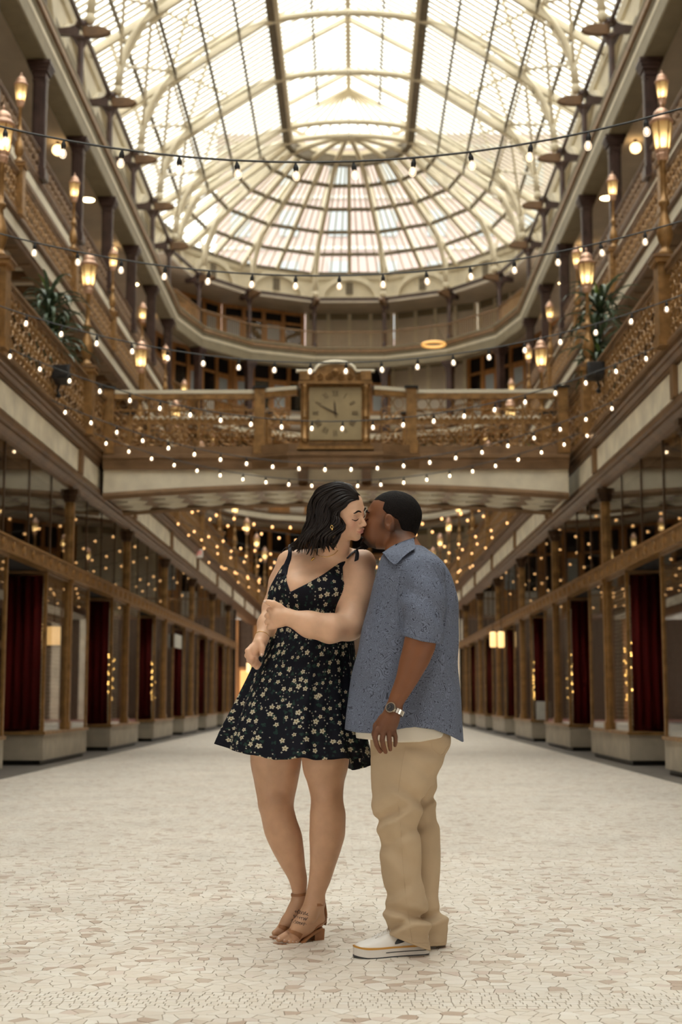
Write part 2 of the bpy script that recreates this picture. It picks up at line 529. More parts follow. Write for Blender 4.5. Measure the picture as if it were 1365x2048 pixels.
for side, sg in (('left', -1), ('right', 1)):
    r = shop_meshes(sg)
    vis = 0
    for k in KS:
        y = yk(k)
        if k >= (0 if sg < 0 else -1):
            lab = '%s shop display window with red curtain on the %s side, counted from the front' % (ORD[vis], side); vis += 1
        else:
            lab = 'shop display window beside the camera on the %s, %s pier before the picture edge' % (side, ORD[-1-k if sg < 0 else -2-k])
        t = thing('shop_window', lab, 'shop window', (sg*H1, y, 0), 0, 'shop display windows on the %s' % side)
        for nm in ('plinth','toe_kick','sill','pier','header','roller_shutter'): inst(nm, r[nm], t)
        inst('capital', r['capital'], t)
        for s2 in (-1, 1):
            inst('corner_post', r['corner_post'], t, (0, s2*1.675, 0))
            inst('corner_post', r['corner_post'], t, (sg*1.25, s2*1.675, 0))
            inst('front_pane', r['front_pane'], t, (0, s2*.868, 0))
            inst('mullion', r['mullion'], t, (0, s2*.085, 0))
            inst('side_pane', r['side_pane'], t, (0, s2*1.68, 0))
        inst('curtain', r['curtain'], t, (0, -1.58, 0))
        wn += 1
        wo = tag(inst('window_%d' % wn, r['t_mull'], None, (sg*H1, y-1.45, 0)), 'upper transom window above the shop display, bay %d on the %s' % (k+4, side), None, None, 'structure')
        for j in range(4):
            inst('pane', r['t_pane'], wo, (0, .725 + 1.45*(j-1), 0))
        for yy in (-1.45, 2.9): inst('mullion', r['t_mull'], wo, (0, yy, 0))
        dn += 1
        do = tag(inst('door_%d' % dn, r['door'], None, (sg*H1, y+P/2, 0)), 'glazed entrance between two shop windows on the %s, bay %d' % (side, k+4), None, None, 'structure')
        inst('pane', r['door_pane'], do); inst('door_handle', r['door_handle'], do)
    ye = yk(KS[-1]) + P/2
    ys = yk(KS[0]) - P/2
    bm = MB().box(sg*(H1-.05), sg*(H1+.10), ys, ye, 2.88, 3.06).box(sg*(H1-.075), sg*(H1+.1), ys, ye, 3.06, 3.09).box(sg*(H1-.075), sg*(H1+.1), ys, ye, 2.86, 2.89)
    tb = struct('trim_beam_' + side, bm, 'gold_iron', 'ornamented bronze transom beam over the %s shop windows' % side)
    ros = MB().lathe([(.07,0),(.07,.01),(.045,.025),(.02,.03),(.0001,.034)], 8)
    ros.v = [(-sg*z, y, x) for x, y, z in ros.v]
    rme = ros.mesh('rosette', 'gold_iron')
    yy = yk(-1)
    while yy < ye - 12:
        inst('rosette', rme, tb, (sg*(H1-.05), yy, 2.975)); yy += .58
    wl = MB()
    wl.box(sg*7.2, sg*7.4, ys, ye, -.02, Z2-.4)
    wl.box(sg*H1, sg*7.4, ye, ye+.2, -.02, Z2-.4)
    wl.box(sg*(H1+.1), sg*7.3, ys, ye, -.03, -.005)
    wl.box(sg*(H1+.12), sg*7.3, ys, ye, 4.34, 4.40)
    wl.box(sg*(H1+.12), sg*(H1+1.4), ys, ye, 2.87, 2.90)
    struct('wall_' + side, wl, 'interior', 'dark shop interiors behind the glass on the %s' % side)

# ------------------------------------------------------------------ balcony edges (swept round the whole hall)
tr = struct('trim_1', MB().sweep(upath(4.22), [(.14,4.33),(.06,4.36),(.03,4.40),(-.02,4.43),(-.02,4.47),(-.06,4.49),(-.06,4.57),(0,4.585),(0,5.0),(-.04,5.01),(-.04,5.05),(-.08,5.09),(-.08,5.13),(-.11,5.15),(-.11,Z2),(.35,Z2),(.35,4.33)]), 'brown', 'brown cornice of the lowest balcony')
fr = MB()
for side, sg in (('left', -1), ('right', 1)):
    pm = MB().box(-.012, .012, -(P/2-.09), P/2-.09, 4.62, 4.975).mesh('panel', 'cream')
    bk = MB().box(-.07, .03, -.09, .09, 4.59, 4.995).mesh('block', 'brown_light')
    hb = MB().box(-.03, .03, -.09, .09, 4.62, 4.975).mesh('block', 'cream_paint')
    for k in range(-4, 9):
        inst('panel', pm, tr, (sg*4.215, yk(k)+P/2, 0))
        inst('block', bk, tr, (sg*4.21, yk(k), 0), (0,0,0 if sg > 0 else PI))
tr = struct('trim_2', MB().sweep(upath(H3), [(.0,10.42),(-.03,10.44),(-.03,10.50),(-.06,10.52),(-.06,10.56),(0,10.57),(0,10.89),(-.04,10.90),(-.04,10.93),(-.08,10.95),(-.08,Z3),(.3,Z3),(.3,10.42)]), 'brown', 'brown cornice of the middle balcony')
MB().sweep(upath(H3-.012), [(0,10.585),(0,10.875),(.03,10.875),(.03,10.585)]).build('panel', 'cream_paint', tr)
tr = struct('trim_3', MB().sweep(upath(HC), [(.1,15.5),(-.03,15.53),(-.03,15.6),(0,15.62),(0,15.95),(-.05,15.97),(-.05,16.02),(-.09,16.04),(-.09,Z4),(.3,Z4),(.3,15.5)]), 'brown', 'brown cornice of the third balcony')
MB().sweep(upath(HC-.012), [(0,15.64),(0,15.93),(.03,15.93),(.03,15.64)]).build('panel', 'cream_paint', tr)
tr = struct('trim_4', MB().sweep(upath(HC), [(.40,19.72),(-.20,19.72),(-.24,19.76),(-.24,20.22),(-.22,20.42),(-.30,20.45),(-.30,20.58),(-.36,20.62),(-.36,20.78),(-.42,20.82),(-.42,Z5),(.3,Z5),(.40,20.4)]), 'olive', 'deep beam under the top balcony')
MB().sweep(upath(HC-.40), [(0,20.60),(0,20.78),(.14,20.80),(.14,20.58)]).build('moulding', 'brown_light', tr)
MB().sweep(upath(HC-.25), [(0,20.26),(-.02,20.40),(.04,20.40),(.04,20.26)]).build('fillet', 'cream_paint', tr)

# slabs, ceilings and back walls
def ring(H0, H1_, z0, z1): return [(0, z0), (H1_-H0, z0), (H1_-H0, z1), (0, z1)]
struct('floor_balcony_low', MB().sweep(upath(H2+.3), ring(H2+.3, 11, Z2-.35, Z2)), 'stone', 'floor slab of the lowest balcony')
c3 = struct('ceiling_low', MB().sweep(upath(H3+.2), ring(H3+.2, 11, 10.62, Z3)), 'ceiling_beige', 'coffered underside of the middle balcony')
jm = MB().box(-2.1, 2.1, -.09, .09, -.2, .02).mesh('joist', 'brown')
for sg in (-1, 1):
    y = 14.0
    while y < 70:
        inst('joist', jm, c3, (sg*8.95, y, 10.6)); y += P/5
    MB().box(sg*7.75, sg*7.87, 10, 70, 10.46, 10.62).build('runner', 'brown', c3)
struct('floor_balcony_third', MB().sweep(upath(HC+.2), ring(HC+.2, 11, 15.7, Z4)), 'stone', 'floor slab of the third balcony')
cl = struct('ceiling_high', MB().sweep(upath(HC+.3), ring(HC+.3, 12, 20.3, 20.7)), 'ceiling_beige', 'plain beige ceiling under the top balcony')
struct('ceiling_top', MB().sweep(upath(HE-.5, YC, YC)[1:-1], ring(HE-.5, 12.2, ZCOL+.05, ZCOL+.2)), 'ceiling_beige', 'ceiling over the top balcony at the round end')
wm = MB().sweep(upath(11), [(0,4.5),(0,20.5),(.25,20.5),(.25,4.5)])
struct('wall_back', wm, 'office_wall', 'brown wall of offices behind the balconies')
wm = MB().sweep(upath(HE), [(0,ZCOL+.1),(0,ZEAVE),(.25,ZEAVE),(.25,ZCOL+.1)])
wu = struct('wall_top', wm, 'cream_paint', 'cream arcaded wall under the glass roof')
MB().sweep(upath(HE), [(-.10,ZEAVE-.35),(-.16,ZEAVE-.1),(-.16,ZEAVE),(0,ZEAVE),(0,ZEAVE-.35)]).build('cornice', 'cream_paint', wu)
MB().sweep(upath(HE), [(-.06,ZCOL+.15),(-.06,ZCOL+.45),(0,ZCOL+.45),(0,ZCOL+.15)]).build('string_course', 'olive', wu)
MB().sweep(upath(HE), [(0,Z5-.1),(0,ZCOL+.1),(.2,ZCOL+.1),(.2,Z5-.1)][:4]).build('lower_panel', 'cream_paint', wu) if False else None
for sg in (-1, 1):
    MB().box(sg*HE, sg*(HE+.2), YA, YC-.5, Z5-.2, ZCOL+.12).build('lower_panel', 'cream_paint', wu)
# blind arches
arch_n = 14
def arch_mesh(wd, rise, thick, depth, name, m_, fill=None):
    mb = MB()
    for i in range(arch_n):
        a0, a1 = PI*i/arch_n, PI*(i+1)/arch_n
        q = []
        for a in (a0, a1):
            for rr in (1.0, 1 - thick/wd):
                q.append((wd*rr*math.cos(a), 0, rise*math.sin(a)*(rr if rr == 1 else 1 - thick/rise)))
        vs = [(x, -depth, z) for x, y, z in q] + [(x, 0, z) for x, y, z in q]
        mb.add(vs, [(0,1,3,2),(4,6,7,5),(0,2,6,4),(1,5,7,3),(0,4,5,1),(2,3,7,6)])
    return mb.mesh(name, m_)
am = arch_mesh(1.75, 1.35, .28, .16, 'arch', 'cream_paint')
am2 = arch_mesh(2.7, 3.6, .35, .22, 'arch', 'cream_paint')
lv = MB().box(-.2, .2, -.05, 0, .25, .95).mesh('vent', 'roof_dark')
for k in range(7):
    a = (k+.5)*PI/7
    rr = HE*math.cos(PI/14) - .01
    rz = math.atan2(math.cos(a), math.sin(a))     # facing the hall
    pos = (-rr*math.cos(a), YC + rr*math.sin(a), ZCOL+.42)
    inst('arch', am, wu, pos, (0,0,PI/2 - a))
    inst('vent', lv, wu, pos, (0,0,PI/2 - a))
for sg in (-1, 1):
    for k in range(0, 9):
        inst('arch', am2, wu, (sg*(HE-.01), yk(k)+P/2, Z5+.6), (0,0,-sg*PI/2))
struct('wall_entrance', MB().box(-11, 11, YA-.3, YA, -.2, 27), 'wall_dark', 'wall behind the camera')

# far wall on the ground level with a warm lobby
fw = MB().box(-7.3, -2.3, 66, 66.3, -.1, 4.6).box(2.3, 7.3, 66, 66.3, -.1, 4.6).box(-2.4, 2.4, 66, 66.3, 3.2, 4.6).box(-7.3,7.3,70,70.2,-.1,4.8)
fwo = struct('wall_far', fw, 'wall_dark', 'dark panelled wall at the end of the ground level')
MB().box(-7.2, 7.2, 60.5, 66, -.02, .004).build('carpet', 'carpet_red', fwo)
MB().box(-4.3, 4.3, 66, 70, -.1, 0).build('lobby_floor', 'carpet_red', fwo)
for x in (-5.3, -4.2, 3.6, 4.9):
    MB().box(x-.2, x+.2, 65.85, 66.02, 0, 4.6).build('pilaster', 'wood' if x < 0 else 'cream', fwo)
dn += 1
d_ = tag(MB().box(-5.1, -4.4, 65.9, 66.0, 0, 2.4).build('door_%d' % dn, 'wood'), 'wooden lobby door with amber lit pane at the far left', None, None, 'structure')
MB().box(-5.0, -4.5, 65.88, 65.9, .9, 2.25).build('pane', 'amber_glow', d_)

# ------------------------------------------------------------------ glass roof
roof = struct('ceiling', MB().bar((0, YA, 32.75), (0, YC, 32.75), .22, .3), 'roof_iron', 'glazed iron roof of the arcade with raised lantern')
def slope(sg, t, dz=0.0): return (sg*(HE + (HM-HE)*t), ZEAVE + (ZCURB-ZEAVE)*t + dz)
NR, NB = 5, 13
for sg in (-1, 1):
    for t in (0, .2, .4, .6, .8):
        x, z = slope(sg, t, -.10)
        pu = MB().bar((x, YA, z+.06), (x, YC, z+.06), .07, .07).bar((x, YA, z-.16), (x, YC, z-.16), .07, .06)
        y = 30.0
        while y < YC:
            pu.bar((x, y, z+.06), (x, y+.29, z-.16), .03, .04).bar((x, y+.29, z-.16), (x, y+.58, z+.06), .03, .04); y += .58
        pu.build('purlin', 'roof_dark', roof)  # backlit darkness of the purlins is put into their colour
    MB().box(sg*(HM-.16), sg*(HM+.16), YA, YC, ZCURB-.35, ZCURB+.25).build('curb', 'roof_dark', roof)
    MB().box(sg*(HM-.34), sg*(HM-.15), YA, YC, ZCURB-.28, ZCURB+.1).build('curb_lining', 'roof_iron', roof)
    MB().box(sg*(HM-.06), sg*(HM+.06), YA, YC, ZCURB+.9, ZCURB+1.05).build('lantern_plate', 'roof_iron', roof)
    MB().bar((sg*1.62, YA, 31.85), (sg*1.62, YC, 31.85), .08, .2).build('purlin', 'roof_dark', roof)
    # glazing bars and panes
    a, b = slope(sg, -.02, .03), slope(sg, 1, .03)
    gb = MB().bar((a[0], 0, a[1]), (b[0], 0, b[1]), .13, .07).mesh('glazing_bar', 'roof_iron')
    bw = P/NB
    pme = []
    for r_ in range(NR):
        p0, p1 = slope(sg, r_/NR, .05), slope(sg, (r_+1)/NR, .05)
        m1 = MB().add([(p0[0],0,p0[1]),(p0[0],bw,p0[1]),(p1[0],bw,p1[1]),(p1[0],0,p1[1]),(p0[0],0,p0[1]+.012),(p0[0],bw,p0[1]+.012),(p1[0],bw,p1[1]+.012),(p1[0],0,p1[1]+.012)],
                      [(0,1,2,3),(4,7,6,5),(0,4,5,1),(1,5,6,2),(2,6,7,3),(3,7,4,0)])
        pme.append((m1, m1.mesh('pane', 'roof_glass')))
    ma, mb_ = (sg*HM, ZCURB+1.05), (sg*.08, 32.8)
    mbar = MB().bar((ma[0],0,ma[1]), (mb_[0],0,mb_[1]), .10, .07).mesh('glazing_bar', 'roof_iron')
    for k in range(-6, 9):
        y0, y1 = yk(k), min(yk(k+1), YC)
        n = NB if k < 8 else 4
        far = k < 3
        bars, pan = MB(), MB()
        for j in range(n):
            y = y0 + j*bw
            if far:
                bars.bar((a[0],y,a[1]), (b[0],y,b[1]), .08, .07)
                bars.bar((ma[0],y,ma[1]), (mb_[0],y,mb_[1]), .05, .08)
            else:
                inst('glazing_bar', gb, roof, (0, y, 0))
                inst('glazing_bar', mbar, roof, (0, y, 0))
            for r_ in range(NR):
                m1, me1 = pme[r_]
                if k in (4, 5) or (k == 6 and r_ < 2): inst('pane', me1, roof, (0, y, 0))
                elif not far: pan.add([(v[0], v[1]+y, v[2]) for v in m1.v], m1.f)
            if not far:
                pan.box(sg*HM-.006, sg*HM+.006, y, y+bw, ZCURB+.25, ZCURB+.9)
                q = [(ma[0],y,ma[1]),(ma[0],y+bw,ma[1]),(mb_[0],y+bw,mb_[1]),(mb_[0],y,mb_[1])]
                pan.add(q + [(v[0],v[1],v[2]+.012) for v in q], [(0,1,2,3),(4,7,6,5),(0,4,5,1),(1,5,6,2),(2,6,7,3),(3,7,4,0)])
        if far:
            q = [(a[0],y0,a[1]),(a[0],y1,a[1]),(b[0],y1,b[1]),(b[0],y0,b[1])]
            pan.add(q + [(v[0],v[1],v[2]+.012) for v in q], [(0,1,2,3),(4,7,6,5),(0,4,5,1),(1,5,6,2),(2,6,7,3),(3,7,4,0)])
            q = [(ma[0],y0,ma[1]),(ma[0],y1,ma[1]),(mb_[0],y1,mb_[1]),(mb_[0],y0,mb_[1])]
            pan.add(q + [(v[0],v[1],v[2]+.012) for v in q], [(0,1,2,3),(4,7,6,5),(0,4,5,1),(1,5,6,2),(2,6,7,3),(3,7,4,0)])
            tag(bars.build('glazing_bar', 'roof_iron', roof), kind='stuff')
        tag(pan.build('pane_field', 'roof_glass', roof), kind='stuff')
def arc_pts(n=14, x0=8.75, z0=24.2, z1=30.1, t0=0.0):
    out = []
    for i in range(n+1):
        a = PI/2*i/n
        out.append((x0*math.cos(a)**.92, z0 + (z1-z0)*math.sin(a)**1.02))
    return out
AP = arc_pts()
def half_truss(dirx, diry, c):
    """rib, rafter, web of a half truss in the vertical plane through c along (dirx, diry)"""
    W = lambda r_, z: (c[0]+dirx*r_, c[1]+diry*r_, z)
    rib = MB().tube([W(*p) for p in AP], .15, 6)
    raf = MB().bar(W(HE-.1, ZEAVE-.1), W(HM, ZCURB-.12), .22, .26)
    web = MB(); gus = MB()
    rn = [(HE-.1 + (HM-HE)*t, ZEAVE-.1 + (ZCURB-ZEAVE)*t) for t in (.12,.34,.56,.78,.97)]
    an = [AP[i] for i in (1,3,5,7,8)]
    for i in range(5):
        web.tube([W(*an[i]), W(*rn[i])], .075, 5)
        if i < 4: web.tube([W(*an[i]), W(*rn[i+1])], .05, 5)
        if i < 4: web.tube([W(*an[i+1]), W(*rn[i])], .05, 5)
    return rib, raf, web
hub = MB()
for k in range(2, 9):
    c = (0, yk(k))
    for sg in (-1, 1):
        rib, raf, web = half_truss(sg, 0, c)
        rib.build('truss_rib', 'roof_iron', roof, True); raf.build('truss_rafter', 'roof_iron', roof); web.build('truss_web', 'roof_iron', roof)
        p = AP[5]
        g = MB().lathe([(.34,-.03),(.34,.03)], 10)
        g.v = [(x + sg*p[0], z + c[1], y + p[1]) for x, y, z in g.v]
        g.build('gusset', 'roof_iron', roof)
        s_ = MB().lathe([(.10,0),(.17,.1),(.18,.25),(.12,.4)], 8, (sg*8.75, c[1], 23.85)); s_.build('truss_shoe', 'roof_iron', roof, True)
        MB().bar((sg*HM, c[1], ZCURB+1.0), (0, c[1], 32.7), .12, .16).build('lantern_rafter', 'roof_iron', roof)
        MB().box(sg*(HM-.12), sg*(HM+.12), c[1]-.12, c[1]+.12, ZCURB+.2, ZCURB+1.0).build('lantern_post', 'roof_iron', roof)
        if k < 8:
            br = MB()
            for i0, i1 in ((1, 5), (5, 8)):
                p0, p1 = AP[i0], AP[i1]
                br.tube([(sg*p0[0], c[1], p0[1]+.2), (sg*p1[0], c[1]+P, p1[1]+.2)], .06, 5)
                br.tube([(sg*p1[0], c[1], p1[1]+.2), (sg*p0[0], c[1]+P, p0[1]+.2)], .06, 5)
            br.tube([(sg*AP[5][0], c[1], AP[5][1]), (sg*AP[5][0], c[1]+P, AP[5][1])], .05, 5)
            br.build('wind_brace', 'roof_iron', roof)
    MB().tube([(-HM, c[1], ZCURB+.02), (HM, c[1], ZCURB+.02)], .055, 6).build('collar_tie', 'roof_iron', roof)
# round end
for k in range(15):
    a = k*PI/14
    dx, dy = -math.cos(a), math.sin(a)
    rib, raf, web = half_truss(dx, dy, (0, YC))
    if k % 2 == 0:
        rib.build('truss_rib', 'roof_iron', roof, True); web.build('truss_web', 'roof_iron', roof)
        MB().lathe([(.10,0),(.17,.1),(.18,.25),(.12,.4)], 8, (dx*8.75, YC+dy*8.75, 23.85)).build('truss_shoe', 'roof_iron', roof, True)
    raf.build('truss_rafter', 'roof_iron', roof)
    MB().bar((dx*HM*.98, YC+dy*HM*.98, ZCURB+1.0), (0, YC, 32.7), .09, .12).build('lantern_rafter', 'roof_iron', roof)
def apath(r_): return [(-r_*math.cos(k*PI/7), YC + r_*math.sin(k*PI/7)) for k in range(8)]
for t in (.02, .2, .4, .6, .8):
    r_, z = slope(1, t, -.1)
    MB().sweep(apath(r_), [(-.05,z-.1),(-.05,z+.1),(.05,z+.1),(.05,z-.1)]).build('purlin', 'roof_dark', roof)
MB().sweep(apath(HM), [(-.16,ZCURB-.35),(-.16,ZCURB+.25),(.16,ZCURB+.25),(.16,ZCURB-.35)]).build('curb', 'roof_dark', roof)
MB().sweep(apath(HM), [(-.2,ZCURB+.2),(-.2,ZCURB+.45),(.1,ZCURB+.45),(.1,ZCURB+.2)]).build('lantern_plate', 'roof_iron', roof)
MB().sweep(apath(HM), [(-.1,ZCURB+.9),(-.1,ZCURB+1.05),(.1,ZCURB+1.05),(.1,ZCURB+.9)]).build('lantern_plate', 'roof_iron', roof)
ap = apath(1.0)
for f_ in range(7):
    bars, pan = MB(), MB()
    v0, v1 = ap[f_], ap[f_+1]
    E = lambda u, r_, z: ((v0[0]+(v1[0]-v0[0])*u)*r_, YC + (v0[1]-YC+(v1[1]-v0[1])*u)*r_, z)
    nb_ = 8
    for j in range(nb_+1):
        u = j/nb_
        q0, q1 = E(u, HE, ZEAVE+.03), E(u, HM, ZCURB+.03)
        if j: bars.bar(q0, q1, .07, .08)
        if j < nb_:
            u2 = (j+1)/nb_
            for r_ in range(NR):
                (ra, za), (rb, zb) = slope(1, r_/NR, .05), slope(1, (r_+1)/NR, .05)
                q = [E(u,ra,za), E(u2,ra,za), E(u2,rb,zb), E(u,rb,zb)]
                pan.add(q + [(v[0],v[1],v[2]+.012) for v in q], [(0,1,2,3),(4,7,6,5),(0,4,5,1),(1,5,6,2),(2,6,7,3),(3,7,4,0)])
    for j in range(3):
        q = [E(j/3,HM,ZCURB+1.05), E((j+1)/3,HM,ZCURB+1.05), E((j+1)/3,.02,32.8), E(j/3,.02,32.8)]
        pan.add(q + [(v[0],v[1],v[2]+.012) for v in q], [(0,1,2,3),(4,7,6,5),(0,4,5,1),(1,5,6,2),(2,6,7,3),(3,7,4,0)])
    q = [E(0,HM,ZCURB+.45), E(1,HM,ZCURB+.45), E(1,HM,ZCURB+.9), E(0,HM,ZCURB+.9)]
    pan.add(q + [(v[0]*1.004,v[1]+.01,v[2]) for v in q], [(0,1,2,3),(4,7,6,5),(0,4,5,1),(1,5,6,2),(2,6,7,3),(3,7,4,0)])
    bars.build('glazing_bar', 'roof_iron', roof)
    tag(pan.build('pane_field', 'roof_glass', roof), kind='stuff')

# ------------------------------------------------------------------ brick tower seen through the glass at the round end
tw = thing('brick_tower', 'pinkish brick office tower seen through the end of the glass roof', 'building', (6, 112, 0))
MB().box(-17, 15, 0, 16, 0, 47).build('wall', 'brick_pink', tw)
wme = MB().box(-.8, .8, -.12, .05, -1.1, 1.1).mesh('window', 'far_window')
for i in range(8):
    for j in range(5):
        inst('window', wme, tw, (-15 + i*4.0, -.02, 26.5 + j*4.3))
for j in range(5): MB().box(-17.1, 15.1, -.15, 0, 28.6 + j*4.3, 28.85 + j*4.3).build('ledge', 'white_panel', tw)

# ------------------------------------------------------------------ columns
sh = MB().box(-.17,.17,-.17,.17,Z4,19.25).mesh('shaft', 'column_dark')
shr = MB().box(-.20,-.17,-.1,.1,Z4+.3,19.1).box(.17,.20,-.1,.1,Z4+.3,19.1).box(-.1,.1,-.20,-.17,Z4+.3,19.1).box(-.1,.1,.17,.20,Z4+.3,19.1).mesh('flute', 'column_dark')
cp = MB()
for a, z0, z1 in ((.2,19.1,19.16),(.2,19.22,19.4),(.27,19.4,19.5),(.31,19.5,19.6),(.35,19.6,19.72)): cp.box(-a,a,-a,a,z0,z1)
cp = cp.mesh('capital', 'column_dark')
cb = MB().box(-.26,.26,-.26,.26,Z4,Z4+.3).box(-.22,.22,-.22,.22,Z4+.3,Z4+.42).mesh('base', 'column_dark')
def upcol():
    r = {}
    m = MB().lathe([(.16,Z5),(.16,Z5+.25),(.12,Z5+.35),(.11,23.2),(.17,23.3),(.17,23.4)], 8, ph=PI/8)
    r['shaft'] = m.mesh('shaft', 'column_dark')
    # local +x points into the hall
    r['inner_arm'] = MB().prism_y([(.08,23.36),(.7,23.40),(.92,23.46),(1.02,23.56),(.86,23.66),(.6,23.74),(.08,23.74)], -.13, .13).mesh('inner_arm', 'brown')
    r['outer_arm'] = MB().prism_y([(-.08,23.3),(-.08,23.85),(-.35,23.72),(-.85,23.66),(-.85,23.46),(-.4,23.44)], -.11, .11).mesh('outer_arm', 'column_dark')
    r['knee'] = MB().prism_y([(.05,22.9),(.32,23.38),(-.32,23.38),(-.05,22.9)], -.06, .06).mesh('knee', 'column_dark')
    r['impost'] = MB().lathe([(.2,23.72),(.24,23.8),(.18,23.95)], 8).mesh('impost', 'column_dark')
    return r
UC = upcol()
ci = {-1: 0, 1: 0}
SN = {-1: 'left', 1: 'right'}
for k in range(2, 9):
    for sg in (-1, 1):
        n = k-2
        t = thing('balcony_column', '%s square dark column from the front on the third balcony, %s side' % (ORD[n], SN[sg]), 'column', (sg*HC, yk(k), 0), 0, 'third balcony columns')
        for nm, me in (('shaft', sh), ('flute', shr), ('capital', cp), ('base', cb)): inst(nm, me, t)
        t = thing('roof_column', '%s slender roof column with projecting bracket arms from the front, top balcony %s' % (ORD[n], SN[sg]), 'column', (sg*HC, yk(k), 0), 0 if sg < 0 else PI, 'roof columns with bracket arms')
        for nm, me in UC.items(): inst(nm, me, t)
for k in range(1, 7):
    a = k*PI/7
    pos = (-HC*math.cos(a), YC + HC*math.sin(a), 0)
    rz = -a
    t = thing('balcony_column', '%s square dark column from the left round the end of the third balcony' % ORD[k-1], 'column', pos, rz, 'third balcony columns')
    for nm, me in (('shaft', sh), ('capital', cp), ('base', cb)): inst(nm, me, t)
    t = thing('roof_column', '%s slender roof column from the left around the round end of the hall' % ORD[k-1], 'column', pos, rz, 'roof columns with bracket arms')
    for nm, me in UC.items(): inst(nm, me, t)
rb_ = struct('trim_5', MB().sweep(upath(HC), [(-.06,23.76),(-.06,23.92),(.06,23.92),(.06,23.76)]), 'column_dark', 'dark iron tie beam linking the heads of the roof columns')

# ------------------------------------------------------------------ iron railings
def spiral(cx, cz, r0, turns, a0, sgn, n=15):
    return [(0, cx + r0*(1-.82*i/n)*math.cos(a0 + sgn*2*PI*turns*i/n), cz + r0*(1-.82*i/n)*math.sin(a0 + sgn*2*PI*turns*i/n)) for i in range(n+1)]
def scroll_module(wd, h, name='scroll_panel', m_='gold_iron', rows=3, fine=.011):
    mb = MB()
    c = h/rows
    for r_ in range(rows):
        for s_ in (-1, 1):
            cx = s_*wd*.25; cz = c*(r_+.5)
            R_ = min(wd*.25, c*.5)*.96
            mb.tube(spiral(cx, cz, R_, 1.6, (PI/2 if (r_+s_) % 2 else -PI/2), s_), fine, 4)
            mb.ball((0, cx, cz), R_*.3, 6, 4)
        mb.tube([(0, -wd*.5, c*r_), (0, -wd*.2, c*(r_+.12)), (0, 0, c*(r_+.5)), (0, wd*.2, c*(r_+.88)), (0, wd*.5, c*(r_+1))], fine*1.1, 4)
        mb.tube([(0, wd*.5, c*r_), (0, wd*.2, c*(r_+.12)), (0, 0, c*(r_+.5)), (0, -wd*.2, c*(r_+.88)), (0, -wd*.5, c*(r_+1))], fine*1.1, 4)
        mb.ball((0, 0, c*(r_+.5)), .035, 6, 4)
    mb.box(-.012, .012, -wd*.5-.01, -wd*.5+.01, 0, h)
    return mb
NM = 12
MW = (P-.34)/NM
hs2, hs3 = .86, .74
sm2 = scroll_module(MW, hs2).mesh('scroll_panel', 'gold_iron')
sm3 = scroll_module(MW, hs3).mesh('scroll_panel', 'gold_iron')
m4 = MB()
mod4 = scroll_module(MW, .7, rows=2, fine=.014)
for j in range(NM): m4.add([(v[0], v[1] - P/2 + .17 + MW*(j+.5), v[2]) for v in mod4.v], mod4.f)
sm4 = m4.mesh('scrollwork', 'brown_light')
def rail_parts(h, ln, m_='brown_light'):
    top = MB().box(-.06,.06,-ln/2,ln/2,h-.045,h).box(-.035,.035,-ln/2,ln/2,h-.10,h-.045).mesh('handrail', m_)
    bot = MB().box(-.05,.05,-ln/2,ln/2,0,.05).mesh('bottom_rail', m_)
    return top, bot
R2, R3, R4 = rail_parts(.98, P-.30), rail_parts(.90, P-.30), rail_parts(.85, P-.04, 'brown')
for sg in (-1, 1):
    for lev, H, zb, k0, RP, sm, hname in (('lowest', H2-.03, Z2, -2, R2, sm2, hs2), ('middle', H3-.03, Z3, 0, R3, sm3, hs3), ('third', HC-.05, Z4, 2, R4, None, 0)):
        n = 0
        for k in range(k0, 8):
            t = thing('balcony_railing', '%s length of ornate iron railing from the front, %s balcony on the %s' % (ORD[n], lev, SN[sg]), 'railing', (sg*H, yk(k)+P/2, zb), 0, 'scrolled iron railings'); n += 1
            inst('handrail', RP[0], t); inst('bottom_rail', RP[1], t)
            if sm:
                for j in range(NM): inst('scroll_panel', sm, t, (0, -P/2 + .17 + MW*(j+.5), .04))
            else:
                inst('scrollwork', sm4, t, (0,0,.05))
# railings and office fronts around the round end
def facet(H, f_):
    p = [(-H*math.cos(k*PI/7), YC + H*math.sin(k*PI/7)) for k in (f_, f_+1)]
    return ((p[0][0]+p[1][0])/2, (p[0][1]+p[1][1])/2), math.hypot(p[1][0]-p[0][0], p[1][1]-p[0][1]), math.atan2(p[1][1]-p[0][1], p[1][0]-p[0][0])
for lev, H, zb in (('top', HC-.1, Z5), ('third', HC-.05, Z4), ('middle', H3-.03, Z3), ('lowest', H2, Z2)):
    for f_ in range(7):
        c, L, rz = facet(H, f_)
        t = thing('balcony_railing', '%s railing facet from the left around the round end, %s balcony' % (ORD[f_], lev), 'railing', (c[0], c[1], zb), rz, 'railings of the round end')
        MB().box(-L/2,L/2,-.05,.05,.93,1.0).build('handrail', 'brown_light', t)
        MB().box(-L/2,L/2,-.04,.04,.05,.1).build('bottom_rail', 'brown_light', t)
        b = MB(); n_ = int(L/.17)
        for j in range(n_+1): b.box(-L/2+L*j/n_-.012, -L/2+L*j/n_+.012, -.012, .012, .08, .95)
        b.build('balusters', 'gold_iron', t)
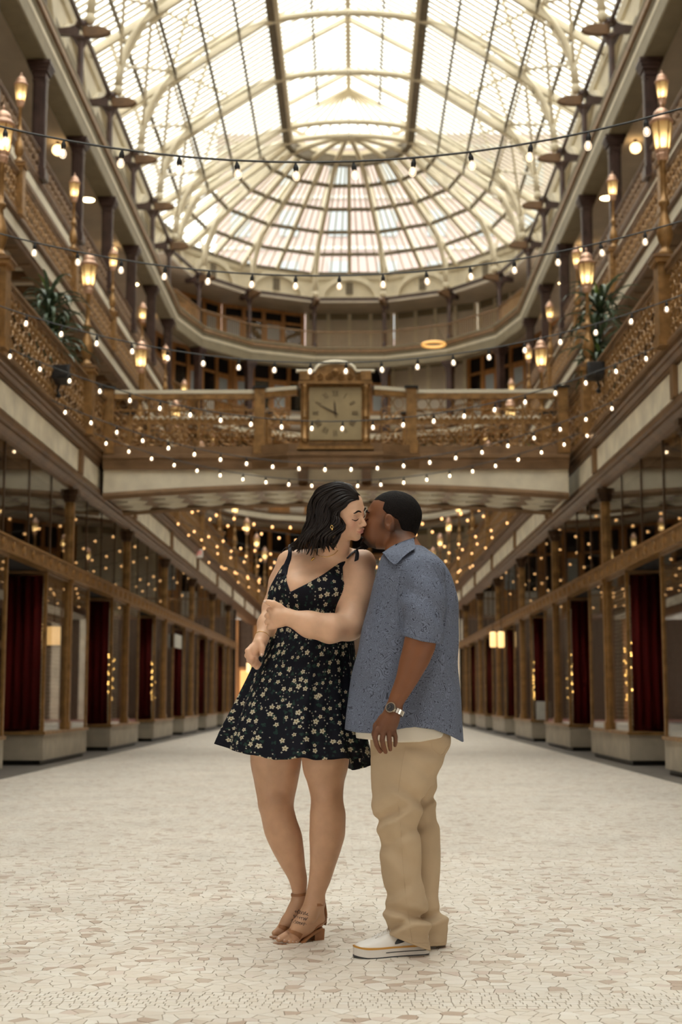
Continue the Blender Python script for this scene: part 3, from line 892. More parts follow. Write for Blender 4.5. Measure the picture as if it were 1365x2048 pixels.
def office(H, f_, z0, z1, wood, label):
    c, L, rz = facet(H, f_)
    L -= .3
    t = thing('office_front', label, 'shopfront', (c[0], c[1], z0), rz, 'office fronts of the round end')
    h = z1 - z0
    MB().box(-L/2,L/2,.02,.1,0,h).build('wall', 'interior' if wood else 'ceiling_beige', t)
    n_ = 4
    for j in range(n_+1):
        x = -L/2 + L*j/n_
        MB().box(x-.11,x+.11,-.08,.02,0,h).build('post', 'wood' if wood else 'cream_paint', t)
    if wood:
        MB().box(-L/2,L/2,-.05,.02,h*.72,h*.72+.14).build('transom', 'wood', t)
        MB().box(-L/2,L/2,-.06,.02,h-.2,h).build('head', 'wood', t)
        for j in range(n_):
            x0, x1 = -L/2+L*j/n_+.11, -L/2+L*(j+1)/n_-.11
            if j % 2 == f_ % 2:
                MB().box(x0,x1,-.03,.02,.1,h*.72).build('door_leaf', 'wood', t)
                MB().box(x0+.12,x1-.12,-.04,-.03,h*.36,h*.68).build('pane', 'far_window', t)
            else:
                MB().box(x0,x1,-.02,.01,.1,h*.34).build('panel', 'white_panel', t)
                MB().box(x0,x1,-.015,.0,h*.34,h*.72).build('pane', 'shop_glass', t)
    else:
        MB().box(-L/2,L/2,-.06,.02,h-.35,h).build('head', 'olive', t)
for lev, H, z0, z1 in (('top', 12.0, Z5, ZCOL+.05), ('third', 10.8, Z4, 20.3), ('middle', 10.8, Z3, 15.7), ('lowest', 10.8, Z2, 10.6)):
    for f_ in range(7):
        office(H, f_, z0, z1, (f_ < 3) or (lev != 'top' and f_ != 4), '%s %s front from the left round the end of the hall, %s balcony' % (ORD[f_], 'wooden office' if (f_ < 3) or (lev != 'top' and f_ != 4) else 'plain beige', lev))
struct('floor_balcony_top', MB().sweep(upath(HC+.3, YC, YC)[1:-1], ring(HC+.3, 12.2, Z5-.2, Z5)), 'wall_dark', 'floor of the top balcony at the round end')

# ------------------------------------------------------------------ lamp posts on the railings
def lamp_meshes():
    r = {}
    r['newel'] = MB().box(-.13,.13,-.13,.13,-.98,.06).box(-.17,.17,-.17,.17,.06,.12).box(-.15,.15,-.15,.15,-.98,-.86).mesh('newel', 'gold_iron')
    r['newel_cap'] = MB().box(-.19,.19,-.19,.19,.12,.15).mesh('newel_cap', 'brown_light')
    r['shaft'] = MB().lathe([(.09,.15),(.11,.2),(.065,.25),(.05,.3),(.085,.36),(.105,.45),(.085,.58),(.045,.72),(.038,.8),(.07,.83),(.07,.87),(.04,.9),(.034,1.0),(.032,1.38),(.05,1.40)], 10).mesh('shaft', 'gold_iron', True)
    r['cup'] = MB().lathe([(.04,1.39),(.07,1.42),(.085,1.47),(.075,1.49),(.095,1.52),(.095,1.54)], 8).mesh('cup', 'lamp_copper')
    r['cap'] = MB().lathe([(.145,1.88),(.155,1.905),(.12,1.94),(.105,1.965),(.11,1.98),(.09,2.03),(.055,2.07),(.02,2.09)], 12).mesh('cap', 'lamp_copper', True)
    r['finial'] = MB().lathe([(.02,2.085),(.012,2.105),(.02,2.125),(.014,2.14),(.003,2.17)], 8).mesh('finial', 'lamp_copper', True)
    fr_ = MB()
    for i in range(6):
        a = PI*i/3
        fr_.bar((.088*math.cos(a),.088*math.sin(a),1.54), (.134*math.cos(a),.134*math.sin(a),1.89), .013, .013, (0.01,0,1))
    r['frame'] = fr_.mesh('frame', 'gold_iron')
    a, b = PI/3, 0
    q = [(.088,0,1.54), (.088*math.cos(a),.088*math.sin(a),1.54), (.134*math.cos(a),.134*math.sin(a),1.89), (.134,0,1.89)]
    r['pane'] = MB().add(q + [(x*.96,y*.96,z) for x, y, z in q], [(0,1,2,3),(7,6,5,4),(0,4,5,1),(1,5,6,2),(2,6,7,3),(3,7,4,0)]).mesh('pane', 'lantern_glass')
    r['flame'] = MB().ball((0,0,1.635), .034, 8, 6, 1.7).mesh('flame', 'flame', True)
    return r
LM = lamp_meshes()
def lamp_post(x, y, z, label):
    t = thing('lamp_post', label, 'lamp post', (x, y, z), 0, 'copper lanterns on the railings')
    for nm in ('newel','newel_cap','shaft','cup','cap','finial','frame','flame'): inst(nm, LM[nm], t)
    for i in range(6): inst('pane', LM['pane'], t, None, (0,0,PI*i/3))
for sg in (-1, 1):
    n = 0
    for k in range(-1, 9):
        lamp_post(sg*(H2-.03), yk(k), Z2+.98, '%s glowing copper lantern post from the front on the lowest railing, %s side' % (ORD[n], SN[sg])); n += 1
    n = 0
    for k in range(1, 9):
        lamp_post(sg*(H3-.03), yk(k), Z3+.95, '%s glowing copper lantern post from the front on the middle railing, %s side' % (ORD[n], SN[sg])); n += 1

# ceiling lights under the top balcony
gl_m = MB().lathe([(.06,0),(.06,-.12)], 8).mesh('stem', 'bronze_dark')
gl_b = MB().ball((0,0,-.3), .2, 10, 8, .95).mesh('globe', 'lamp_warm', True)
dl_r = MB().lathe([(.30,0),(.30,-.05),(.25,-.05)], 14).mesh('ring', 'white_panel')
dl_d = MB().lathe([(.25,-.03),(.25,-.06)], 14).mesh('lens', 'downlight')
for sg in (-1, 1):
    for n in range(6):
        y = yk(4) + 5.7*n + 1.6
        if n % 2 == 0:
            t = thing('ceiling_globe', '%s glowing globe lamp from the front on the beige ceiling, %s side' % (ORD[n//2], SN[sg]), 'ceiling lamp', (sg*10.1, y, 20.3), 0, 'globe ceiling lamps')
            inst('stem', gl_m, t); inst('globe', gl_b, t)
        else:
            t = thing('ceiling_downlight', '%s flat round downlight from the front in the beige ceiling, %s side' % (ORD[n//2], SN[sg]), 'ceiling lamp', (sg*10.1, y, 20.3), 0, 'round downlights')
            inst('ring', dl_r, t); inst('lens', dl_d, t)

# ------------------------------------------------------------------ footbridge with the clock
BY0, BY1, BXC = 24.5, 26.7, -.05
br = thing('footbridge', 'bronze and cream footbridge with iron railings crossing the hall', 'bridge', (BXC, BY0, 0))
HB = 4.06
MB().box(-HB, HB, .1, 2.1, 4.98, 5.2).build('deck', 'brown', br)
bow = [(-HB,0),(-1.45,0),(-.8,-.28),(.8,-.28),(1.45,0),(HB,0)]
def bowpath(o): return [(x, y-o) for x, y in bow]
MB().sweep(bowpath(0), [(.25,4.93),(-.04,4.93),(-.06,5.0),(-.10,5.06),(-.10,5.1),(-.14,5.12),(-.14,5.18),(-.04,5.2),(-.04,5.34),(.25,5.34)]).build('lip', 'brown_light', br)
MB().sweep([(-HB,2.2),(HB,2.2)], [(-.2,4.93),(-.2,5.3),(.06,5.3),(.06,4.93)]).build('lip', 'brown_light', br)
def soffit(x): return 4.46 + .17*(1 - (x/HB)**2)
ns = 24
for yy, nm in ((.02, 'frieze'), (2.12, 'frieze')):
    mb = MB()
    for i in range(ns):
        x0, x1 = -HB+2*HB*i/ns, -HB+2*HB*(i+1)/ns
        z0, z1 = soffit(x0), soffit(x1)
        vs = [(x0,yy,z0),(x1,yy,z1),(x1,yy,4.95),(x0,yy,4.95),(x0,yy+.06,z0),(x1,yy+.06,z1),(x1,yy+.06,4.95),(x0,yy+.06,4.95)]
        mb.add(vs, [(0,1,2,3),(7,6,5,4),(0,4,5,1),(3,2,6,7)])
    mb.build('frieze', 'cream', br)
for yy in (-.03, 2.1):
    MB().tube([(x, yy+.05, soffit(x)) for x in np.linspace(-HB, HB, 25)], .065, 4).build('arch_moulding', 'brown_light', br)
sb = MB()
for i in range(ns):
    x0, x1 = -HB+2*HB*i/ns, -HB+2*HB*(i+1)/ns
    sb.add([(x0,.05,soffit(x0)+.03),(x1,.05,soffit(x1)+.03),(x1,2.15,soffit(x1)+.03),(x0,2.15,soffit(x0)+.03)], [(0,1,2,3)])
    sb.add([(x0,.05,soffit(x0)+.06),(x1,.05,soffit(x1)+.06),(x1,2.15,soffit(x1)+.06),(x0,2.15,soffit(x0)+.06)], [(3,2,1,0)])
sb.build('soffit', 'brown_light', br)
lz = MB().add([(-.26,0,-.02),(0,-.24,-.02),(.26,0,-.02),(0,.24,-.02),(-.32,0,.04),(0,-.3,.04),(.32,0,.04),(0,.3,.04)], [(3,2,1,0),(0,1,5,4),(1,2,6,5),(2,3,7,6),(3,0,4,7),(4,5,6,7)]).mesh('lozenge', 'cream_paint')
for i in range(12):
    for j in range(3):
        x = -3.75 + .68*i
        inst('lozenge', lz, br, (x, .42 + .66*j, soffit(x)+.0))
for x in (-.56, .54):
    MB().prism_x([(-.30,4.93),(-.30,4.86),(-.06,4.72),(.02,4.68),(.02,4.93)], x-.085, x+.085).build('bracket', 'brown', br)
for x in (-1.33, 1.33, -HB+.08, HB-.08):
    MB().box(x-.09,x+.09,-.09,.09,5.2,6.36).box(x-.11,x+.11,-.11,.11,5.2,5.42).build('post', 'gold_iron', br)
    MB().box(x-.12,x+.12,-.12,.12,6.36,6.40).build('post_cap', 'black', br)
    MB().box(x-.09,x+.09,2.05,2.2,5.2,6.32).build('post', 'gold_iron', br)
    MB().box(x-.12,x+.12,2.0,2.25,6.32,6.36).build('post_cap', 'black', br)
def hrail(pts, y_, z=6.31):
    MB().sweep(pts, [(-.045,z-.03),(-.045,z+.035),(.045,z+.035),(.045,z-.03)]).build('handrail', 'cream_paint', br)  # cream colour stands in for the highlight along the handrail
    MB().sweep(pts, [(-.04,z-.13),(-.04,z-.035),(.04,z-.035),(.04,z-.13)]).build('under_rail', 'gold_iron', br)
hrail([(-HB,0),(-1.42,0)], 0); hrail([(1.42,0),(HB,0)], 0); hrail([(-1.25,-.02),(-.66,-.24)], 0, 6.33); hrail([(.66,-.24),(1.25,-.02)], 0, 6.33)
hrail([(-HB,2.12),(HB,2.12)], 0, 6.27)
bm1 = scroll_module(.44, .62, rows=2, fine=.010)
bmod = MB().add([(v[1], v[0], v[2]) for v in bm1.v], [f[::-1] for f in bm1.f]).mesh('scroll_panel', 'gold_iron')
ringm = MB()
for s_ in (-.11, .11): ringm.tube([(s_+.1*math.cos(a), 0, .1*math.sin(a)) for a in np.linspace(0, 2*PI, 13)], .009, 4, False)
ringm = ringm.mesh('ring_pair', 'gold_iron')
pk = MB().box(-.02,.02,-.02,.02,0,.85).mesh('baluster', 'gold_iron')
for yy in (0.0, 2.12):
    for sg in (-1, 1):
        x = 1.63
        while x < HB-.2:
            inst('scroll_panel', bmod, br, (sg*x, yy, 5.36)); inst('ring_pair', ringm, br, (sg*x, yy, 6.09))
            x += .44
        for j in (2.4, 3.28): inst('baluster', pk, br, (sg*j, yy, 5.33))
        MB().box(sg*1.4, sg*HB, yy-.02, yy+.02, 5.975, 6.0).build('mid_rail', 'gold_iron', br)
        if yy == 0: inst('scroll_panel', bmod, br, (sg*1.0, -.13, 5.36), (0,0,sg*.41)); inst('ring_pair', ringm, br, (sg*1.0, -.13, 6.09), (0,0,sg*.41))
    if yy: 
        for x in np.arange(-1.1, 1.2, .44): inst('scroll_panel', bmod, br, (x, yy, 5.36))

ck = thing('bridge_clock', 'square bronze clock with arched ornamental top on the footbridge', 'clock', (BXC, BY0-.32, 5.22))
MB().box(-.60,.60,-.02,.22,0,1.22).build('case', 'gold_iron', ck)
MB().box(-.66,.66,-.1,.26,0,.05).box(-.62,.62,-.08,.25,.05,.13).build('base', 'gold_iron', ck)
dn_ = MB()
for i in range(26): dn_.box(-.44+.034*i, -.424+.034*i, -.095, -.08, .06, .12)
dn_.build('dentils', 'bronze_dark', ck)
for sg in (-1, 1):
    MB().lathe([(.07,.13),(.07,.2),(.05,.22),(.05,.55),(.06,.57),(.05,.59),(.05,1.05),(.075,1.08),(.075,1.14)], 10, (sg*.53,-.06,0)).build('pillar', 'gold_iron', ck, True)
    MB().box(sg*.53-.09, sg*.53+.09, -.15, .22, 1.2, 1.36).build('pillar_cap', 'gold_iron', ck)
MB().box(-.64,.64,-.14,.24,1.14,1.19).build('architrave', 'gold_iron', ck)
pd = [(-.62,1.19),(.62,1.19),(.62,1.34),(.34,1.34)] + [(.34*math.cos(a), 1.36+.14*math.sin(a)) for a in np.linspace(.1, PI-.1, 11)] + [(-.34,1.34),(-.62,1.34)]
MB().add([(x,-.06,z) for x, z in pd] + [(x,.2,z) for x, z in pd], [tuple(range(len(pd)))] + [tuple(range(len(pd),2*len(pd)))[::-1]] + [(i, len(pd)+i, len(pd)+(i+1) % len(pd), (i+1) % len(pd)) for i in range(len(pd))]).build('pediment', 'gold_iron', ck)
MB().tube([(-.68,-.08,1.37),(-.36,-.08,1.37)] + [(.34*math.cos(a), -.08, 1.39+.15*math.sin(a)) for a in np.linspace(PI-.1, .1, 13)] + [(.36,-.08,1.37),(.68,-.08,1.37)], .03, 5).build('crest', 'cream', ck, True)
sc_ = MB()
for sg in (-1, 1):
    for cx, R_ in ((.12,.07),(.27,.06),(.42,.05)):
        q = spiral(sg*cx, 1.27, R_, 1.5, PI/2, sg, 12); sc_.tube([(b_, -.075, c_) for a_, b_, c_ in q], .012, 4)
sc_.ball((0,-.075,1.36), .06, 8, 5)
sc_.build('carved_scrolls', 'gold_iron', ck)
fc = MB().box(-.45,.45,-.05,-.02,.17,1.10).build('clock_face', 'clock_face', ck)
nm_ = {12:'XII',1:'I',2:'II',3:'III',4:'IIII',5:'V',6:'VI',7:'VII',8:'VIII',9:'IX',10:'X',11:'XI'}
for h_, s_ in nm_.items():
    mb = MB(); wx = 0; parts = []
    for ch in s_:
        if ch == 'I': parts.append((wx, 'I')); wx += .026
        else: parts.append((wx+.012, ch)); wx += .05
    for px_, ch in parts:
        px_ -= wx/2 - .013
        if ch == 'I': mb.bar((px_,0,-.05), (px_,0,.05), .012, .004, (0,1,0))
        if ch == 'V': mb.bar((px_-.018,0,.05), (px_,0,-.05), .012, .004, (0,1,0)).bar((px_+.018,0,.05), (px_,0,-.05), .007, .004, (0,1,0))
        if ch == 'X': mb.bar((px_-.018,0,.05), (px_+.018,0,-.05), .012, .004, (0,1,0)).bar((px_+.018,0,.05), (px_-.018,0,-.05), .007, .004, (0,1,0))
    a = h_*PI/6
    o = mb.build('numeral', 'clock_mark', fc)
    o.location = (.34*math.sin(a), -.053, .635 + .35*math.cos(a)); o.rotation_euler = (0, a, 0)
def hand(a, L, w_): 
    mb = MB().add([(-w_,0,0),(0,0,-.07),(w_,0,0),(w_*.7,0,L*.7),(0,0,L),(-w_*.7,0,L*.7),(-w_,-.006,0),(0,-.006,-.07),(w_,-.006,0),(w_*.7,-.006,L*.7),(0,-.006,L),(-w_*.7,-.006,L*.7)],
                  [(0,1,2,3,4,5),(11,10,9,8,7,6)] + [(i,(i+1) % 6,6+(i+1) % 6,6+i) for i in range(6)])
    o = mb.build('hand', 'clock_mark', ck); o.location = (0,-.062,.635); o.rotation_euler = (0, a, 0)
hand(math.radians(298), .33, .014); hand(math.radians(356), .23, .02)

# ------------------------------------------------------------------ string lights
blb = MB().lathe([(.0001,-.058),(.013,-.056),(.022,-.047),(.0265,-.032),(.025,-.017),(.017,-.004),(.012,.008)], 10).mesh('bulb', 'bulb_glass', True)
fil = MB().lathe([(.0001,-.045),(.009,-.035),(.010,-.02),(.006,-.006),(.0001,0)], 6).mesh('filament', 'filament', True)
skt = MB().lathe([(.015,.004),(.017,.03),(.012,.045),(.006,.06)], 8).mesh('socket', 'black_rubber')
far_b = MB().ball((0,0,-.03), .026, 8, 6, 1.15).mesh('bulb', 'filament', True)
mat('far_bulb', (1,.8,.5), .4, emit=((1,.50,.17), 2.6))
far_b.materials[0] = M['far_bulb']
rows = [(8.7,4.26,.062,.15),(11.75,4.44,.05,.02),(14.5,4.34,.052,.06),(17.1,4.23,.058,.0),(20.0,4.19,.056,.1),(22.8,4.37,.05,.2)]
rows += [(27.9+2.85*i, 4.25 + .1*math.sin(i*2.1), .055 + .006*math.sin(i), .1*math.sin(i*3.3)) for i in range(9)]
for n, (D, zc, a, off) in enumerate(rows):
    if n < 6: lab = '%s string of clear bulbs hung across the hall counting from the top' % ORD[n]
    else: lab = '%s string of amber bulbs behind the footbridge counting from the bridge' % ORD[n-6]
    t = thing('string_light', lab, 'string lights', (0, D, 0), 0, 'strings of bulbs across the hall')
    XE = 4.12
    MB().tube([(x, 0, zc + .10 + a*x*x) for x in np.linspace(-XE, XE, 33)], .0075 if n < 6 else .006, 5).build('cable', 'cable', t)
    x = -XE + .15 + off
    while x < XE-.05:
        z = zc + .035 + a*x*x
        if n < 6:
            tw_ = random.uniform(-.12,.12)
            o = inst('bulb', blb, t, (x, 0, z), (tw_, tw_, 0)); inst('socket', skt, o); inst('filament', fil, o)
        else:
            inst('bulb', far_b, t, (x, random.uniform(-.3,.3), z))
        x += .373

# fairy lights inside shop windows
fb = MB().ball((0,0,0), .017, 6, 4).mesh('fairy_bulb', 'fairy')
for sg, k, lab in ((-1,1,'gold fairy lights in the second left shop window'), (-1,2,'gold fairy lights in the third left shop window'), (1,0,'gold fairy lights in the second right shop window'), (1,1,'gold fairy lights in the third right shop window'), (1,2,'gold fairy lights in the fourth right shop window')):
    t = thing('fairy_lights', lab, 'fairy lights', (sg*(H1+.14), yk(k)-1.0, .95), 0, 'fairy lights in shop windows')
    R0 = random.Random(k*7+sg)
    wire = []
    for i in range(24):
        p = (R0.uniform(-.02,.02), .25*math.sin(i*1.3) + R0.uniform(-.15,.15), .85*i/23)
        wire.append(p); inst('fairy_bulb', fb, t, p)
    MB().tube(wire, .003, 4).build('wire', 'cable', t)

# ------------------------------------------------------------------ planters behind the railings
def leaf_mesh(L, w_, droop, name):
    mb = MB(); n_ = 7; vs = []
    for i in range(n_+1):
        u = i/n_
        ang = .9 - droop*u*u
        if i == 0: x, z = 0.0, 0.0
        else: x += L/n_*math.cos(ang); z += L/n_*math.sin(ang)
        ww = w_*(math.sin(PI*min(1, .12+.88*u))**.6)*(1-u*.3) if u < 1 else .002
        vs += [(x, -ww, z+ww*.35), (x, 0, z), (x, ww, z+ww*.35)]
    fs = []
    for i in range(n_):
        for j in (0, 1): fs.append((3*i+j, 3*i+j+1, 3*i+j+4, 3*i+j+3))
    top = len(vs)
    vs += [(x_, y_, z_-.004) for x_, y_, z_ in vs]
    fs += [tuple(top+q for q in f)[::-1] for f in fs]
    return mb.add(vs, fs).mesh(name, 'leaf', True)
LV = [leaf_mesh(.62,.036,1.9,'leaf'), leaf_mesh(.55,.032,2.6,'leaf'), leaf_mesh(.70,.034,1.4,'leaf'), leaf_mesh(.48,.034,3.0,'leaf'), leaf_mesh(.42,.032,.9,'leaf')]
LV[4].materials[0] = M['leaf_light']
def planter(x, y, z, label, crowns, n=34):
    t = thing('potted_dracaena', label, 'plant', (x, y, Z2), 0, 'leafy plants on the balcony')
    MB().lathe([(.17,0),(.2,.05),(.24,.42),(.26,.45),(.26,.5),(.22,.5),(.21,.44)], 12).build('pot', 'pot', t, True)
    R0 = random.Random(int(abs(x*10)+y))
    for cx, cy, cz, sc in crowns:
        MB().tube([(0,0,.4), (cx*.4, cy*.4, cz*.5), (cx, cy, cz)], [.04,.03,.025], 6).build('stem', 'bark', t, True)
        for i in range(n):
            a = i*2.39996
            el = -.5 + 1.5*(i/n)
            me = LV[4] if i > n-5 else LV[R0.randrange(4)]
            inst('leaf', me, t, (cx, cy, cz - .25*(1-i/n)), (0, -el*.8+.25, a), (sc*1.25*R0.uniform(.8,1.1),)*3)
planter(-4.62, 21.4, Z2, 'dark green strap-leaved plant spilling over the left railing in front', [(.16,.0,1.85,.95), (.2,.15,1.35,.95), (.22,-.35,1.05,.8)], 44)
planter(4.55, 23.3, Z2, 'dark green strap-leaved plant beside the lantern on the right railing', [(-.14,0,2.3,1.05), (-.2,.1,1.7,1.0), (-.22,-.4,1.25,.9)], 44)
planter(-4.5, 31.6, Z2, 'smaller green plant on the left balcony seen through the bridge railing', [(.1,0,1.2,.8)], 24)
planter(4.5, 32.2, Z2, 'smaller green plant on the right balcony seen through the bridge railing', [(-.1,0,1.25,.85)], 24)

# ------------------------------------------------------------------ floodlights on the railings
def floodlight(x, y, z, sg, label):
    t = thing('floodlight', label, 'floodlight', (x, y, z), 0, 'black floodlights')
    MB().add([(-.12,-.14,.0),(.12,-.14,.0),(.12,.12,-.06),(-.12,.12,-.06),(-.14,-.1,.2),(.14,-.1,.2),(.1,.12,.12),(-.1,.12,.12)], [(0,3,2,1),(4,5,6,7),(0,1,5,4),(1,2,6,5),(2,3,7,6),(3,0,4,7)]).build('housing', 'flood_black', t)
    MB().tube([(sg*.02,.1,.02),(sg*.08,.12,-.14),(sg*.06,.1,-.2)], .02, 6).build('bracket', 'flood_black', t)
    MB().box(-.11,.11,-.15,-.14,.02,.18).build('lens', 'flood_black', t)
    MB().ball((sg*.06,.1,-.22), .04, 8, 5).build('clamp', 'flood_black', t)
p = at(102, 768, 20.6); floodlight(-4.0, 20.3, p[2], -1, 'black floodlight clamped to the left railing below the plant')
p = at(1218, 757, 21.6); floodlight(3.98, 21.4, p[2], 1, 'black floodlight clamped to the right railing below the plant')

# ------------------------------------------------------------------ signs and lobby lamps
def text_mesh(s_, size, name, m_, ext=.004):
    cu = bpy.data.curves.new(name, 'FONT'); cu.body = s_; cu.size = size; cu.extrude = ext; cu.align_x = 'CENTER'; cu.align_y = 'CENTER'
    o = bpy.data.objects.new(name, cu); COL.objects.link(o)
    dg = bpy.context.evaluated_depsgraph_get()
    me = bpy.data.meshes.new_from_object(o.evaluated_get(dg))
    bpy.data.objects.remove(o)
    me.materials.clear(); me.materials.append(M[m_])
    return me
p = at(394, 1107, 40.0)
t = thing('exit_sign', 'white exit sign with red letters hanging below the left balcony', 'sign', (p[0], 40.0, p[2]))
MB().box(-.17,.17,-.03,.03,-.12,.12).build('housing', 'sign_white', t)
inst('lettering', text_mesh('EXIT', .15, 'lettering', 'sign_red'), t, (0,-.034,0), (PI/2,0,0))
MB().box(-.01,.01,-.01,.01,.12,.3).build('hanger', 'bronze_dark', t)
def pendant(x, y, z, label, h=.42, r_=.09):
    t = thing('pendant_lamp', label, 'lamp', (x, y, z), 0, 'warm tube lamps')
    MB().lathe([(r_*.8,-h/2),(r_,-h/2+.03),(r_,h/2-.03),(r_*.8,h/2)], 10).build('shade', 'lamp_soft', t, True)
    MB().lathe([(r_*.5,h/2),(r_*.5,h/2+.06),(.02,h/2+.08)], 8).build('cap', 'bronze_dark', t)
    MB().tube([(0,0,h/2+.05),(0,0,4.2-z)], .012, 5).build('rod', 'bronze_dark', t)
for px_, py_, D, lab in ((498,1335,62,'warm tube lamp in the lobby at the far left behind the woman'), (987,1279,39.5,'nearer of two warm tube lamps hanging before the right shop windows'), (1003,1279,37.9,'farther right of two warm tube lamps before the right shop windows')):
    p = at(px_, py_, D)
    pendant(p[0], D, p[2], lab)
def sconce(x, y, z, label, m_='lamp_soft'):
    t = thing('wall_sconce', label, 'lamp', (x, y, z), 0, 'lamps inside shop windows')
    MB().box(-.09,.09,-.09,.09,-.15,.15).build('shade', m_, t)
    MB().box(-.1,.1,-.1,.1,.15,.18).box(-.1,.1,-.1,.1,-.18,-.15).build('rim', 'bronze_dark', t)
    MB().tube([(0,0,.17),(0,0,2.8-z)], .012, 5).build('rod', 'bronze_dark', t)
p = at(108, 1272, 23.0); sconce(p[0], 23.0, p[2], 'square warm lamp glowing inside the first left shop window')
p = at(324, 1283, 34.5)
t = thing('shop_sign', 'small pale hanging panel in the left shop front under the beam', 'sign', (-4.25, 36.5, at(326,1283,36.5)[2]))
MB().box(-.02,.02,-.62,.62,-.17,.17).build('panel', 'white_panel', t); MB().box(-.008,.008,-.3,-.28,.17,1.0).box(-.008,.008,.28,.3,.17,1.0).build('hanger', 'bronze_dark', t)
p = at(1021, 1416, 35.0)
t = thing('notice_card', 'small white notice card standing on a right shop plinth', 'sign', (H1+.28, 32.7, .486))
MB().box(-.17,.17,-.012,.012,0,.42).build('card', 'white_panel', t); MB().box(-.06,.06,0,.12,0,.015).build('foot', 'white_panel', t)
p = at(868, 689, 76.5)
t = thing('ring_chandelier', 'glowing ring chandelier hanging before the right of the top balcony', 'ceiling lamp', (p[0], 76.5, p[2]))
MB().tube([(.62*math.cos(a), .62*math.sin(a), 0) for a in np.linspace(0, 2*PI, 25)], .075, 6, False).build('ring', 'amber_glow', t, True)
for i in range(3): MB().tube([(.62*math.cos(i*2.1), .62*math.sin(i*2.1), .05), (0,0,1.4)], .012, 4).build('wire', 'bronze_dark', t)

# ------------------------------------------------------------------ implicit-surface toolkit for bodies and clothes
def spline(xs, ys, n=160):
    xs = np.asarray(xs, float); ys = np.asarray(ys, float)
    o = np.argsort(xs); xs, ys = xs[o], ys[o]
    m = np.zeros_like(ys)
    d = np.diff(ys)/np.diff(xs)
    m[1:-1] = np.where(d[1:]*d[:-1] > 0, 2*d[1:]*d[:-1]/(d[1:]+d[:-1]+1e-12), 0)
    m[0], m[-1] = d[0], d[-1]
    q = np.linspace(xs[0], xs[-1], n)
    i = np.clip(np.searchsorted(xs, q)-1, 0, len(xs)-2)
    h = xs[i+1]-xs[i]; t = (q-xs[i])/h
    v = (2*t**3-3*t**2+1)*ys[i] + (t**3-2*t**2+t)*h*m[i] + (-2*t**3+3*t**2)*ys[i+1] + (t**3-t**2)*h*m[i+1]
    return q, v
def smin(a, b, k):
    if k <= 0: return np.minimum(a, b)
    h = np.clip(.5 + .5*(a-b)/k, 0, 1)
    return a*(1-h) + b*h - k*h*(1-h)
def smax(a, b, k): return -smin(-a, -b, k)
def ell(X, Y, Z, c, r):
    x, y, z = (X-c[0])/r[0], (Y-c[1])/r[1], (Z-c[2])/r[2]
    k0 = np.sqrt(x*x+y*y+z*z) + 1e-9
    k1 = np.sqrt((x/r[0])**2+(y/r[1])**2+(z/r[2])**2) + 1e-9
    return k0*(k0-1)/k1
def cone(X, Y, Z, a, b, ra, rb, flat=None):
    a = np.asarray(a, float); b = np.asarray(b, float)
    d = b-a; L2 = d@d
    px, py, pz = X-a[0], Y-a[1], Z-a[2]
    t = np.clip((px*d[0]+py*d[1]+pz*d[2])/L2, 0, 1)
    return np.sqrt((px-t*d[0])**2 + (py-t*d[1])**2 + (pz-t*d[2])**2) - (ra + (rb-ra)*t)
